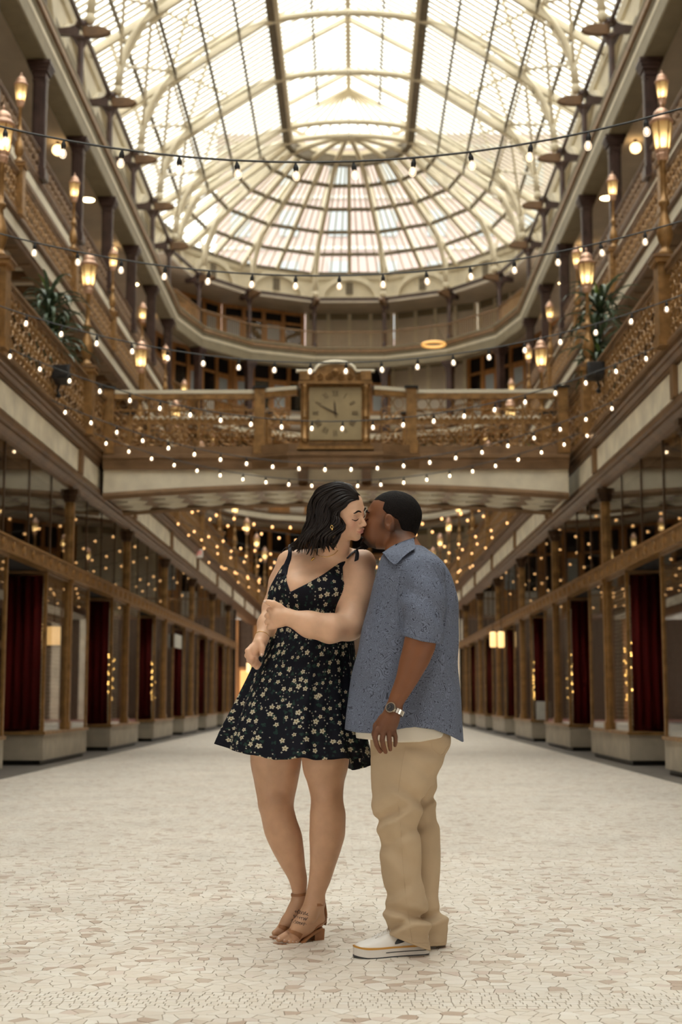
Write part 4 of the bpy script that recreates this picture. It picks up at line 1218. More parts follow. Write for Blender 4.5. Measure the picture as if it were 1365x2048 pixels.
class Field:
    def __init__(s, lo, hi, h):
        s.lo = np.array(lo, float); s.h = h
        s.n = np.ceil((np.array(hi)-s.lo)/h).astype(int)+1
        s.f = np.full(s.n, 1.0, np.float32)
        s.ax = [(s.lo[i] + h*np.arange(s.n[i])).astype(np.float32) for i in range(3)]
    def box(s, lo, hi):
        i0 = np.clip(np.floor((np.array(lo)-s.lo)/s.h).astype(int), 0, s.n-1)
        i1 = np.clip(np.ceil((np.array(hi)-s.lo)/s.h).astype(int)+1, 1, s.n)
        sl = tuple(slice(a, b) for a, b in zip(i0, i1))
        X, Y, Z = np.meshgrid(s.ax[0][sl[0]], s.ax[1][sl[1]], s.ax[2][sl[2]], indexing='ij', sparse=True)
        return sl, X, Y, Z
    def put(s, fn, lo, hi, k=.02, sub=False, inter=False):
        pad = k + 4*s.h
        sl, X, Y, Z = s.box(np.array(lo)-pad, np.array(hi)+pad)
        d = fn(X, Y, Z)
        if sub: s.f[sl] = smax(s.f[sl], -d, k)
        else: s.f[sl] = smin(s.f[sl], d, k)
    def cone(s, a, b, ra, rb, k=.02):
        a, b = np.array(a), np.array(b)
        r_ = max(ra, rb)
        s.put(lambda X, Y, Z: cone(X, Y, Z, a, b, ra, rb), np.minimum(a, b)-r_, np.maximum(a, b)+r_, k)
    def chain(s, pts, rs, k=.015):
        for i in range(len(pts)-1): s.cone(pts[i], pts[i+1], rs[i], rs[i+1], k)
    def ell(s, c, r_, k=.02, sub=False):
        s.put(lambda X, Y, Z: ell(X, Y, Z, c, r_), np.array(c)-np.array(r_), np.array(c)+np.array(r_), k, sub)
    def loft(s, L, k=.02, off=0.0, disp=None):
        s.put(lambda X, Y, Z: L(X, Y, Z, off, disp), L.lo-off-.02, L.hi+off+.02, k)
    def mesh(s, smooth=2):
        f = s.f
        neg = f < 0
        nx, ny, nz = f.shape
        cnt = np.zeros((nx-1, ny-1, nz-1), np.int8)
        C8 = [(a, b, c) for a in (0, 1) for b in (0, 1) for c in (0, 1)]
        for a, b, c in C8: cnt += neg[a:nx-1+a, b:ny-1+b, c:nz-1+c]
        act = (cnt > 0) & (cnt < 8)
        I, J, K = np.nonzero(act)
        idx = np.full(act.shape, -1, np.int32); idx[I, J, K] = np.arange(len(I))
        pos = np.zeros((len(I), 3)); num = np.zeros(len(I))
        for p in C8:
            for ax in range(3):
                if p[ax]: continue
                q = list(p); q[ax] = 1
                f0 = f[I+p[0], J+p[1], K+p[2]]; f1 = f[I+q[0], J+q[1], K+q[2]]
                m = (f0 < 0) != (f1 < 0)
                t = f0[m]/(f0[m]-f1[m])
                e = np.tile(np.array(p, float), (m.sum(), 1)); e[:, ax] += t
                pos[m] += e; num[m] += 1
        V = s.lo + s.h*(np.stack([I, J, K], 1) + pos/num[:, None])
        F = []
        for ax in range(3):
            sl0 = [slice(None)]*3; sl1 = [slice(None)]*3
            sl0[ax] = slice(0, -1); sl1[ax] = slice(1, None)
            a0, a1 = neg[tuple(sl0)], neg[tuple(sl1)]
            ch = a0 != a1
            u, v = (ax+1) % 3, (ax+2) % 3
            ii = np.stack(np.nonzero(ch), 1)
            ok = (ii[:, u] > 0) & (ii[:, v] > 0) & (ii[:, u] < f.shape[u]-1) & (ii[:, v] < f.shape[v]-1)
            ii = ii[ok]
            du = np.zeros(3, int); du[u] = 1
            dv = np.zeros(3, int); dv[v] = 1
            g = lambda q: idx[q[:, 0], q[:, 1], q[:, 2]]
            quad = np.stack([g(ii-du-dv), g(ii-dv), g(ii), g(ii-du)], 1)
            flip = ~a0[ii[:, 0], ii[:, 1], ii[:, 2]]
            quad[flip] = quad[flip][:, ::-1]
            F.append(quad)
        F = np.concatenate(F)
        F = F[(F >= 0).all(1)]
        for _ in range(smooth):
            A = np.zeros_like(V); n = np.zeros(len(V))
            for a, b in ((0, 1), (1, 2), (2, 3), (3, 0)):
                for c in range(3):
                    A[:, c] += np.bincount(F[:, a], V[F[:, b], c], len(V)) + np.bincount(F[:, b], V[F[:, a], c], len(V))
                n += np.bincount(F[:, a], minlength=len(V)) + np.bincount(F[:, b], minlength=len(V))
            V = V*.4 + .6*A/np.maximum(n, 1)[:, None]
        return V, F
def np_mesh(name, V, F, matname, cols=None, uv=None):
    me = bpy.data.meshes.new(name)
    me.vertices.add(len(V)); me.vertices.foreach_set('co', V.astype(np.float32).ravel())
    me.loops.add(F.size); me.polygons.add(len(F))
    me.loops.foreach_set('vertex_index', F.astype(np.int32).ravel())
    me.polygons.foreach_set('loop_start', np.arange(0, F.size, F.shape[1], dtype=np.int32))
    me.polygons.foreach_set('use_smooth', np.ones(len(F), bool))
    me.update(calc_edges=True); me.validate()
    me.materials.append(M[matname])
    if cols is not None:
        a = me.color_attributes.new('Col', 'FLOAT_COLOR', 'POINT')
        a.data.foreach_set('color', np.concatenate([cols, np.ones((len(cols), 1))], 1).astype(np.float32).ravel())
    if uv is not None:
        a = me.attributes.new('pattern', 'FLOAT_VECTOR', 'POINT')
        a.data.foreach_set('vector', np.concatenate([uv, np.zeros((len(uv), 1))], 1).astype(np.float32).ravel())
    return me
class Loft:
    """stack of elliptical sections measured as (y_px, x_left_px, x_right_px, depth_centre, depth_half)"""
    def __init__(s, rows, p=2.0):
        z, cx, rx, cy, ry = [], [], [], [], []
        for y, a, b, D, h in rows:
            A, B = at(a, y, D), at(b, y, D)
            z.append((A[2]+B[2])/2); cx.append((A[0]+B[0])/2); rx.append((B[0]-A[0])/2); cy.append(D); ry.append(h)
        s.p = p
        s.z, s.cx = spline(z, cx); s.rx = spline(z, rx)[1]; s.cy = spline(z, cy)[1]; s.ry = spline(z, ry)[1]
        s.lo = np.array([(s.cx-s.rx).min(), (s.cy-s.ry).min(), s.z[0]]); s.hi = np.array([(s.cx+s.rx).max(), (s.cy+s.ry).max(), s.z[-1]])
    def sec(s, Z):
        return [np.interp(Z, s.z, q) for q in (s.cx, s.rx, s.cy, s.ry)]
    def __call__(s, X, Y, Z, off=0.0, disp=None):
        cx, rx, cy, ry = s.sec(Z)
        rx = rx+off; ry = ry+off
        x, y = (X-cx), (Y-cy)
        if s.p == 2.0:
            k0 = np.sqrt((x/rx)**2+(y/ry)**2)+1e-9
            k1 = np.sqrt((x/rx**2)**2+(y/ry**2)**2)+1e-9
            d = k0*(k0-1)/k1
        else:
            k0 = (np.abs(x/rx)**s.p + np.abs(y/ry)**s.p)**(1/s.p)
            d = (k0-1)*np.minimum(rx, ry)
        if disp is not None: d = d - disp(X, Y, Z)
        return smax(smax(d, Z-s.z[-1]-off, .01), s.z[0]-off-Z, .01)
def wob(seed, freq, n=5):
    r_ = np.random.default_rng(seed)
    K = r_.normal(size=(n, 3)); K /= np.linalg.norm(K, axis=1)[:, None]
    K *= freq*r_.uniform(.6, 1.5, (n, 1)); ph = r_.uniform(0, 6.28, n)
    return lambda X, Y, Z: sum(np.sin(k[0]*X+k[1]*Y+k[2]*Z+p) for k, p in zip(K, ph))/n
def gauss(v, c, w_): return np.exp(-((v-c)/w_)**2)

# ------------------------------------------------------------------ head
def rot_frame(fwd, up):
    f = np.array(fwd, float); f /= np.linalg.norm(f)
    u = np.array(up, float); u -= f*(u@f); u /= np.linalg.norm(u)
    r_ = np.cross(f, u)
    return np.stack([r_, f, u])          # rows: right, forward, up
def head_sdf(x, y, z, woman=True):
    ax = np.abs(x)
    d = ell(x, y, z, (0,-.018,.035), (.073,.094,.083) if woman else (.076,.100,.086))
    d = smin(d, ell(x, y, z, (0,.026,.042), (.060,.056,.050)), .02)
    d = smin(d, ell(x, y, z, (0,.030,-.018), (.060 if woman else .063,.060,.085)), .03)
    d = smin(d, ell(x, y, z, (0,.034,-.064), (.047 if woman else .055,.050,.044)), .028)
    d = smin(d, ell(x, y, z, (0,.074,-.097), (.020,.018,.016)), .022)
    d = smin(d, ell(ax, y, z, (.040,.054,-.030), (.022,.022,.022)), .026)
    d = smin(d, ell(x, y, z, (0,.078,.019), (.046,.014,.012)), .018)
    d = smax(d, -ell(ax, y, z, (.032,.102,-.002), (.018,.018,.014)), .016)
    d = smin(d, ell(ax, y, z, (.031,.0735,-.005), (.0165,.0135,.0125)), .006)
    d = smin(d, cone(x, y, z, (0,.083,.008), (0,.109,-.033), .0075, .0098), .010)
    d = smin(d, ell(ax, y, z, (.0115,.0975,-.038), (.0078,.010,.0078)), .007)
    d = smin(d, ell(ax, y, z, (.007,.0935,-.0585), (.017,.011,.0062)), .006)
    d = smin(d, ell(x, y, z, (0,.092,-.0705), (.020,.0115,.0075)), .006)
    d = smax(d, -ell(x, y, z, (0,.106,-.0645), (.026,.007,.0018)), .003)
    # ears
    e = ell(ax-.10*(-y-.0), y-.25*(z+.008), z, (.0785,-.012,-.008), (.0140,.0225,.033))
    e = smax(e, -ell(ax-.10*(-y), y, z, (.0935,-.009,-.001), (.0125,.0140,.0225)), .002)
    d = smin(d, e, .006)
    return d
def add_head(F, c, R, sc, woman):
    c = np.array(c)
    def fn(X, Y, Z):
        px, py, pz = (X-c[0])/sc, (Y-c[1])/sc, (Z-c[2])/sc
        l = [R[i,0]*px + R[i,1]*py + R[i,2]*pz for i in range(3)]
        return head_sdf(l[0], l[1], l[2], woman)*sc
    F.put(fn, c-.15*sc, c+.15*sc, .018)
def to_local(V, c, R, sc): return (V-np.array(c)) @ R.T / sc
def from_local(p, c, R, sc): return np.array(c) + sc*(np.array(p) @ R)

# ------------------------------------------------------------------ skin and cloth materials
def skin_material(name, rough):
    m = bpy.data.materials.new(name); m.use_nodes = True
    nt = m.node_tree; b = nt.nodes['Principled BSDF']
    a = nt.nodes.new('ShaderNodeAttribute'); a.attribute_name = 'Col'
    tc = nt.nodes.new('ShaderNodeTexCoord')
    n = nt.nodes.new('ShaderNodeTexNoise'); n.inputs['Scale'].default_value = 22; n.inputs['Detail'].default_value = 5
    nt.links.new(tc.outputs['Object'], n.inputs['Vector'])
    mr = nt.nodes.new('ShaderNodeMapRange'); mr.inputs[1].default_value = .3; mr.inputs[2].default_value = .7; mr.inputs[3].default_value = .93; mr.inputs[4].default_value = 1.06
    nt.links.new(n.outputs[0], mr.inputs[0])
    mu = nt.nodes.new('ShaderNodeMix'); mu.data_type = 'RGBA'; mu.blend_type = 'MULTIPLY'; mu.inputs[0].default_value = 1
    nt.links.new(a.outputs['Color'], mu.inputs[6]); nt.links.new(mr.outputs[0], mu.inputs[7])
    nt.links.new(mu.outputs[2], b.inputs['Base Color'])
    b.inputs['Roughness'].default_value = rough
    b.inputs['Specular IOR Level'].default_value = .4
    b.inputs['Subsurface Weight'].default_value = .12
    b.inputs['Subsurface Radius'].default_value = (.010, .004, .002)
    b.inputs['Subsurface Scale'].default_value = 1.0
    M[name] = m
skin_material('skin_light', .46); skin_material('skin_dark', .55)
def node(nt, t, **kw):
    n = nt.nodes.new(t)
    for k_, v in kw.items(): setattr(n, k_, v)
    return n
def math_(nt, op, a, b=None, c=None):
    n = node(nt, 'ShaderNodeMath', operation=op)
    for i, v in enumerate((a, b, c)):
        if v is None: continue
        if isinstance(v, (int, float)): n.inputs[i].default_value = v
        else: nt.links.new(v, n.inputs[i])
    return n.outputs[0]
def floral_material():
    m = bpy.data.materials.new('floral'); m.use_nodes = True
    nt = m.node_tree; b = nt.nodes['Principled BSDF']
    b.inputs['Roughness'].default_value = .75
    b.inputs['Specular IOR Level'].default_value = .15
    at_ = node(nt, 'ShaderNodeAttribute', attribute_name='pattern')
    def layer(scale, size, petals, seed, prev, colf, colc, keep):
        mp = node(nt, 'ShaderNodeMapping'); mp.inputs['Scale'].default_value = (scale, scale, scale); mp.inputs['Location'].default_value = (seed, seed*1.7, 0)
        nt.links.new(at_.outputs['Vector'], mp.inputs[0])
        v = node(nt, 'ShaderNodeTexVoronoi', voronoi_dimensions='2D'); v.inputs['Scale'].default_value = 1; v.inputs['Randomness'].default_value = .75
        nt.links.new(mp.outputs[0], v.inputs['Vector'])
        sb_ = node(nt, 'ShaderNodeVectorMath', operation='SUBTRACT'); nt.links.new(mp.outputs[0], sb_.inputs[0]); nt.links.new(v.outputs['Position'], sb_.inputs[1])
        sp = node(nt, 'ShaderNodeSeparateXYZ'); nt.links.new(sb_.outputs[0], sp.inputs[0])
        sc_ = node(nt, 'ShaderNodeSeparateColor'); nt.links.new(v.outputs['Color'], sc_.inputs[0])
        ang = math_(nt, 'ARCTAN2', sp.outputs[1], sp.outputs[0])
        ang = math_(nt, 'ADD', ang, math_(nt, 'MULTIPLY', sc_.outputs[0], 6.28))
        pet = math_(nt, 'ABSOLUTE', math_(nt, 'COSINE', math_(nt, 'MULTIPLY', ang, petals/2)))
        rad = math_(nt, 'MULTIPLY_ADD', pet, size*.5, size*.5)
        rad = math_(nt, 'MULTIPLY', rad, math_(nt, 'MULTIPLY_ADD', sc_.outputs[1], .5, .65))
        inside = math_(nt, 'LESS_THAN', v.outputs['Distance'], rad)
        inside = math_(nt, 'MULTIPLY', inside, math_(nt, 'LESS_THAN', sc_.outputs[2], keep))
        core = math_(nt, 'LESS_THAN', v.outputs['Distance'], size*.24)
        c2 = node(nt, 'ShaderNodeMix', data_type='RGBA'); c2.inputs[6].default_value = (*colf, 1); c2.inputs[7].default_value = (*colc, 1)
        nt.links.new(core, c2.inputs[0])
        mx = node(nt, 'ShaderNodeMix', data_type='RGBA'); nt.links.new(inside, mx.inputs[0])
        if isinstance(prev, tuple): mx.inputs[6].default_value = (*prev, 1)
        else: nt.links.new(prev, mx.inputs[6])
        nt.links.new(c2.outputs[2], mx.inputs[7])
        return mx.outputs[2]
    c = layer(34, .30, 3, 3.1, (.0085,.009,.015), (.018,.040,.034), (.03,.06,.045), .62)
    c = layer(46, .27, 3, 8.3, c, (.014,.03,.03), (.02,.045,.04), .45)
    c = layer(62, .21, 4, 5.7, c, (.42,.40,.33), (.4,.36,.24), .26)
    c = layer(29, .31, 5, 1.3, c, (.55,.50,.37), (.20,.14,.05), .66)
    nt.links.new(c, b.inputs['Base Color'])
    M['floral'] = m
floral_material()
def paisley_material():
    m = bpy.data.materials.new('paisley'); m.use_nodes = True
    nt = m.node_tree; b = nt.nodes['Principled BSDF']
    b.inputs['Roughness'].default_value = .8
    b.inputs['Specular IOR Level'].default_value = .2
    tc = node(nt, 'ShaderNodeTexCoord')
    n = node(nt, 'ShaderNodeTexNoise'); n.inputs['Scale'].default_value = 15; n.inputs['Detail'].default_value = 1.0; n.inputs['Distortion'].default_value = 2.2
    nt.links.new(tc.outputs['Object'], n.inputs['Vector'])
    w_ = math_(nt, 'SINE', math_(nt, 'MULTIPLY', n.outputs[0], 105))
    mr = node(nt, 'ShaderNodeMapRange'); mr.inputs[1].default_value = .35; mr.inputs[2].default_value = .9
    nt.links.new(w_, mr.inputs[0])
    mx = node(nt, 'ShaderNodeMix', data_type='RGBA')
    mx.inputs[6].default_value = (.165,.19,.255,1); mx.inputs[7].default_value = (.052,.057,.078,1)
    nt.links.new(mr.outputs[0], mx.inputs[0])
    nt.links.new(mx.outputs[2], b.inputs['Base Color'])
    M['paisley'] = m
paisley_material()
mat('chino', (.51,.385,.25), .85, spec=.15, var=.07, vscale=5, bump=.08, bscale=500)
mat('undershirt', (.70,.64,.53), .85)
mat('hair_black', (.012,.007,.0055), .42, spec=.32)
mat('hair_short', (.008,.0055,.0045), .7, bump=.7, bscale=260, var=.5, vscale=160, spec=.12)
mat('leather_tan', (.34,.15,.06), .45, var=.12, vscale=30)
mat('shoe_white', (.80,.77,.72), .5, var=.03)
mat('shoe_sole', (.70,.66,.60), .6)
mat('shoe_orange', (.55,.27,.04), .5)
mat('shoe_black', (.02,.02,.024), .45)
mat('silver', (.72,.68,.60), .22, metal=1)
mat('gold', (.75,.48,.16), .25, metal=1)
mat('ink', (.05,.045,.045), .7)
mat('nail', (.80,.58,.48), .25)
mat('strap_black', (.012,.012,.018), .7)
mat('lash', (.022,.013,.009), .8, spec=.1)

# ------------------------------------------------------------------ shared figure helpers
from mathutils.bvhtree import BVHTree
RT = np.array([math.cos(PS), math.sin(PS), 0.0])
FWD = np.array([-math.sin(PS)*math.cos(TH), math.cos(PS)*math.cos(TH), math.sin(TH)])
UPV = np.cross(RT, FWD)
def topx(X, Y, Z):
    qx, qy, qz = X-CAMX, Y, Z-CAMZ
    dz = FWD[0]*qx + FWD[1]*qy + FWD[2]*qz
    return 682.5 + FPX*(RT[0]*qx + RT[1]*qy)/dz, 1024 - FPX*(UPV[0]*qx + UPV[1]*qy + UPV[2]*qz)/dz
MPX = 1/500.0        # metres per photograph pixel at the couple's distance
def poly_sd(px, py, pts):
    """signed distance (in metres at the couple) to a polygon outlined on the garment, negative inside"""
    d = np.full(np.broadcast(px, py).shape, 1e9); s = np.ones(d.shape)
    n = len(pts)
    for i in range(n):
        ax, ay = pts[i]; bx, by = pts[i-1]
        ex, ey = bx-ax, by-ay
        wx, wy = px-ax, py-ay
        t = np.clip((wx*ex+wy*ey)/(ex*ex+ey*ey), 0, 1)
        d = np.minimum(d, (wx-ex*t)**2 + (wy-ey*t)**2)
        c1, c2, c3 = py >= ay, py < by, ex*wy > ey*wx
        s = np.where((c1 & c2 & c3) | (~c1 & ~c2 & ~c3), -s, s)
    return s*np.sqrt(d)*MPX
def bvh_of(V, F): return BVHTree.FromPolygons([tuple(v) for v in V], [tuple(int(i) for i in f) for f in F])
def drape(bvh, pts, off=.001):
    out = []
    for x, y in pts:
        d = Vector(ray(x, y)).normalized()
        h = bvh.ray_cast(Vector(CP), d)
        if h[0] is not None: out.append(tuple(h[0] + h[1]*off))
    return out
def interp(pts, n):
    pts = np.array(pts, float)
    t = np.concatenate([[0], np.cumsum(np.linalg.norm(np.diff(pts, axis=0), axis=1))])
    q = np.linspace(0, t[-1], n)
    return np.stack([np.interp(q, *spline(t, pts[:, i], 200)) for i in range(pts.shape[1])], 1)
def W(x, y, D): return at(x, y, D)
def lerp_col(base, other, m): return base*(1-m[:, None]) + np.array(other)*m[:, None]

# ================================================================== the woman
WD = 5.93
woman = thing('person', 'person in a dark floral mini dress and tan heeled sandals leaning into a kiss', 'person', (0.02, 5.93, 0))
wl = Vector(woman.location)
def wchild(name, me, parent=None):
    o = inst(name, me, parent or woman)
    if parent is None: o.location = -wl
    return o
Rw = rot_frame((.87, -.44, -.26), (-.08, -.34, 1))
SW = .96
cw = W(725, 1062, 5.775) - SW*(np.array([0, .101, -.064]) @ Rw)
torso_w = Loft([(1104,612,706,5.945,.055),(1118,575,738,5.94,.075),(1135,560,742,5.935,.095),(1160,547,716,5.93,.108),(1190,538,706,5.93,.115),(1220,535,701,5.93,.115),(1260,538,701,5.93,.116),(1300,540,698,5.935,.120),(1350,530,700,5.94,.128),(1410,516,698,5.945,.128),(1470,512,696,5.945,.115),(1500,514,694,5.945,.10)])
legL = Loft([(1400,512,607,5.97,.095),(1480,503,606,5.97,.098),(1520,501,603,5.97,.096),(1566,509,596,5.968,.084),(1609,516,588,5.962,.072),(1632,522,592,5.965,.069),(1665,529,603,5.978,.068),(1698,543,608,5.988,.062),(1731,561,611,5.998,.050),(1764,579,615,6.005,.038),(1787,585,613,6.008,.031),(1806,586,610,6.008,.030)])
legR = Loft([(1400,600,697,5.90,.090),(1480,602,700,5.89,.096),(1520,604,699,5.89,.094),(1543,607,695,5.89,.088),(1566,615,689,5.888,.078),(1599,622,687,5.882,.070),(1632,620,692,5.89,.070),(1665,619,691,5.90,.068),(1698,620,683,5.91,.062),(1731,620,672,5.918,.052),(1764,617,661,5.925,.041),(1790,612,651,5.928,.034),(1808,609,650,5.928,.033)])
H_ = .003
Fw = Field((-.25, 5.58, -.02), (.42, 6.16, 1.80), H_)
Fw.loft(torso_w, 0)
Fw.loft(legL, .03); Fw.loft(legR, .03)
for x, y in ((597,1180),(656,1176)): Fw.ell(W(x, y, 5.845), (.072,.062,.066), .04)
Fw.ell(W(552, 1604, 5.90), (.024,.02,.03), .03); Fw.ell(W(655, 1598, 5.825), (.024,.02,.03), .03)
# neck and shoulders
Fw.cone(W(668,1122,5.93), cw + np.array([-.012,.0,-.055]), .058, .050, .035)
Fw.cone(W(590,1118,5.94), W(728,1120,5.93), .038, .042, .03)
# left arm folded across the waist
La = [W(724,1132,5.915), W(712,1190,5.87), W(698,1252,5.80), W(660,1257,5.745), W(620,1249,5.725), W(575,1234,5.715)]
Fw.chain(La, [.056,.064,.055,.055,.049,.032], .03)
Fw.ell(W(716,1165,5.88), (.066,.062,.09), .03)
# left hand gripping the right forearm
Fw.chain([W(575,1234,5.715), W(556,1231,5.712)], [.031,.034], .015)
Fw.chain([W(562,1222,5.712), W(545,1221,5.717)], [.021,.016], .012)
Fw.chain([W(562,1246,5.715), W(546,1250,5.72)], [.018,.016], .012)
kn = [(544,1217),(540,1229),(540,1241),(544,1253)]
for i, (x, y) in enumerate(kn):
    Fw.chain([W(x+6,y,5.715), W(x-4,y+1,5.722), W(x-6,y+3,5.755), W(x+2,y+5,5.79)], [.0115,.0105,.0095,.008], .006)
Fw.chain([W(560,1214,5.705), W(547,1207,5.70), W(538,1205,5.70), W(531,1203,5.702)], [.0145,.012,.0105,.0085], .008)
# right arm hanging
Ra = [W(577,1124,5.955), W(563,1165,5.985), W(547,1215,5.95), W(535,1247,5.875), W(524,1277,5.82)]
Fw.chain(Ra, [.048,.047,.040,.036,.0265], .03)
Fw.chain([W(524,1277,5.82), W(514,1298,5.795)], [.027,.030], .014)
Fw.chain([W(520,1288,5.785), W(506,1306,5.78), W(508,1318,5.785)], [.024,.022,.018], .012)
for i, (a, b, c, d) in enumerate((((505,1292),(496,1302),(503,1316),(513,1317)), ((502,1298),(495,1311),(503,1323),(514,1321)), ((503,1305),(499,1320),(508,1329),(517,1325)), ((507,1312),(507,1326),(514,1334),(520,1328)))):
    Fw.chain([W(*a,5.775+.012*i), W(*b,5.755+.014*i), W(*c,5.752+.014*i), W(*d,5.77+.012*i)], [.0115,.0112,.0102,.0085], .006)
Fw.chain([W(520,1284,5.772), W(525,1296,5.757), W(524,1308,5.752)], [.0135,.0115,.0088], .008)
# feet
Fw.chain([W(630,1803,5.928), W(618,1828,5.91), W(600,1850,5.885), W(586,1866,5.868)], [.033,.033,.028,.022], .02)
Fw.chain([W(634,1812,5.94), W(637,1838,5.955)], [.030,.027], .02)
Fw.chain([W(637,1842,5.95), W(612,1858,5.91), W(592,1872,5.875)], [.022,.025,.020], .02)
toesR = [((577,1867),(559,1878),.0135),((583,1870),(570,1881),.0105),((589,1872),(579,1883),.0095),((595,1873),(587,1884),.009),((601,1874),(594,1885),.0085)]
for i, (a, b, r_) in enumerate(toesR): Fw.chain([W(*a,5.862+.004*i), W(*b,5.842+.006*i)], [r_*1.0, r_], .003)
Fw.chain([W(599,1800,6.008), W(590,1822,6.0), W(577,1842,5.99), W(564,1858,5.985)], [.030,.029,.026,.022], .02)
Fw.chain([W(603,1812,6.02), W(606,1838,6.03)], [.027,.024], .02)
for i, (a, b, r_) in enumerate((((560,1858),(549,1866),.0115),((564,1860),(556,1868),.009),((567,1862),(561,1870),.0085))): Fw.chain([W(*a,5.98+.004*i), W(*b,5.965+.006*i)], [r_*1.05, r_], .006)
add_head(Fw, cw, Rw, SW, True)
Vw, Qw = Fw.mesh(2)
del Fw
# skin colouring
base = np.array([.76,.47,.305])
cols = np.tile(base, (len(Vw), 1))
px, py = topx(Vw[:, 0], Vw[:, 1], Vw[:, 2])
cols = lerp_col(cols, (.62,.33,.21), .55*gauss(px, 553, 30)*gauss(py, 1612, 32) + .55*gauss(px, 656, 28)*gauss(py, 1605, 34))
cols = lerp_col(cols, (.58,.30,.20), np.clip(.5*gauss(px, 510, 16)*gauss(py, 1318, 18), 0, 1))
cols = lerp_col(cols, (.52,.305,.185), .75*np.clip((py-1480)/60, 0, 1))  # legs darker below the hem: weaker light put into the skin colour
lw_ = to_local(Vw, cw, Rw, SW)
near = (np.abs(lw_) < .14).all(1)
lip = np.clip(1.4*gauss(lw_[:, 0], 0, .022)*gauss(lw_[:, 2], -.0645, .0115), 0, 1)*(lw_[:, 1] > .083)*near
lip = np.clip((lip-.45)*4, 0, 1)
cols = lerp_col(cols, (.58,.25,.20), lip)
cheek = gauss(np.abs(lw_[:, 0]), .045, .022)*gauss(lw_[:, 2], -.03, .024)*(lw_[:, 1] > .02)*near
cols = lerp_col(cols, (.74,.36,.25), .6*cheek)
lid = gauss(np.abs(lw_[:, 0]), .031, .017)*gauss(lw_[:, 2], .004, .009)*(lw_[:, 1] > .06)*near
cols = lerp_col(cols, (.55,.30,.19), .6*lid)
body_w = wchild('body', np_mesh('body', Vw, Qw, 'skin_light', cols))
bvw = bvh_of(Vw, Qw)
def surf_local(bvh, lx, lz, c, R, sc, off=.0015):
    """point on the face surface in front of local (x, z)"""
    o = Vector(from_local((lx, .2, lz), c, R, sc)); d = Vector(-R[1])
    h = bvh.ray_cast(o, d)
    return tuple(h[0] + h[1]*off) if h[0] is not None else None
def face_line(name, pts, rad, matname, bvh, c, R, sc, child, flat=.5):
    q = [surf_local(bvh, x, z, c, R, sc) for x, z in interp(pts, 12)]
    q = [p for p in q if p is not None]
    if len(q) > 3:
        n = len(q)
        rr = [rad*(.35 + .65*math.sin(PI*min(1, (i+.6)/n))) for i in range(n)]
        child(name, MB().tube(q, rr, 6).mesh(name, matname, True))
for s_ in (1, -1):
    face_line('eyebrow', [(s_*.012,.021),(s_*.028,.0275),(s_*.048,.020)], .0040, 'lash', bvw, cw, Rw, SW, wchild)
    face_line('eyelashes', [(s_*.016,-.008),(s_*.024,-.0125),(s_*.033,-.0135),(s_*.043,-.0105),(s_*.050,-.0065)], .0018, 'lash', bvw, cw, Rw, SW, wchild)
for p in ((.0075,-.0445),(-.0075,-.0445)):
    q = surf_local(bvw, p[0], p[1], cw, Rw, SW, -.001)
    if q: wchild('nostril', MB().ball(q, .0034, 8, 6, .7).mesh('nostril', 'lash', True))

# ---- dress bodice
Fd = Field((-.20, 5.70, .90), (.33, 6.10, 1.62), .003)
fold = wob(3, 60)
Fd.loft(torso_w, 0, .005)
for x, y in ((597,1180),(656,1176)): Fd.ell(W(x, y, 5.845), (.077,.068,.072), .045)
sl, X, Y, Z = Fd.box((-.20,5.70,.90), (.33,6.10,1.62))
PX, PY = topx(X, Y, Z)
PX, PY = np.broadcast_arrays(PX, PY)
Fd.f[sl] = Fd.f[sl] - .0012*fold(X, Y, Z)
vcut = poly_sd(PX, PY, [(596,1060),(588,1106),(573,1141),(574,1164),(581,1184),(615,1167),(648,1148),(685,1121),(700,1109),(712,1060)])
lcut = poly_sd(PX, PY, [(480,1260),(541,1172),(553,1150),(568,1125),(579,1096),(560,1050),(460,1050)])
rcut = poly_sd(PX, PY, [(830,1220),(700,1190),(687,1160),(686,1134),(700,1114),(716,1096),(740,1050),(840,1050)])
top = np.minimum(np.minimum(vcut, lcut), rcut)
Fd.f[sl] = smax(Fd.f[sl], -top, .004)
Fd.f[sl] = smax(Fd.f[sl], (1094-PY)*MPX, .003)
Fd.f[sl] = smax(Fd.f[sl], (PY-1285)*MPX, .003)
Vd, Qd = Fd.mesh(1)
phi = np.arctan2(Vd[:, 0]-W(622,1200,5.93)[0], -(Vd[:, 1]-5.93))
bod = wchild('dress_bodice', np_mesh('dress_bodice', Vd, Qd, 'floral', None, np.stack([phi*.16, Vd[:, 2]], 1)))
tag(bod, 'dark floral bodice with V neckline')
bvd = bvh_of(Vd, Qd)
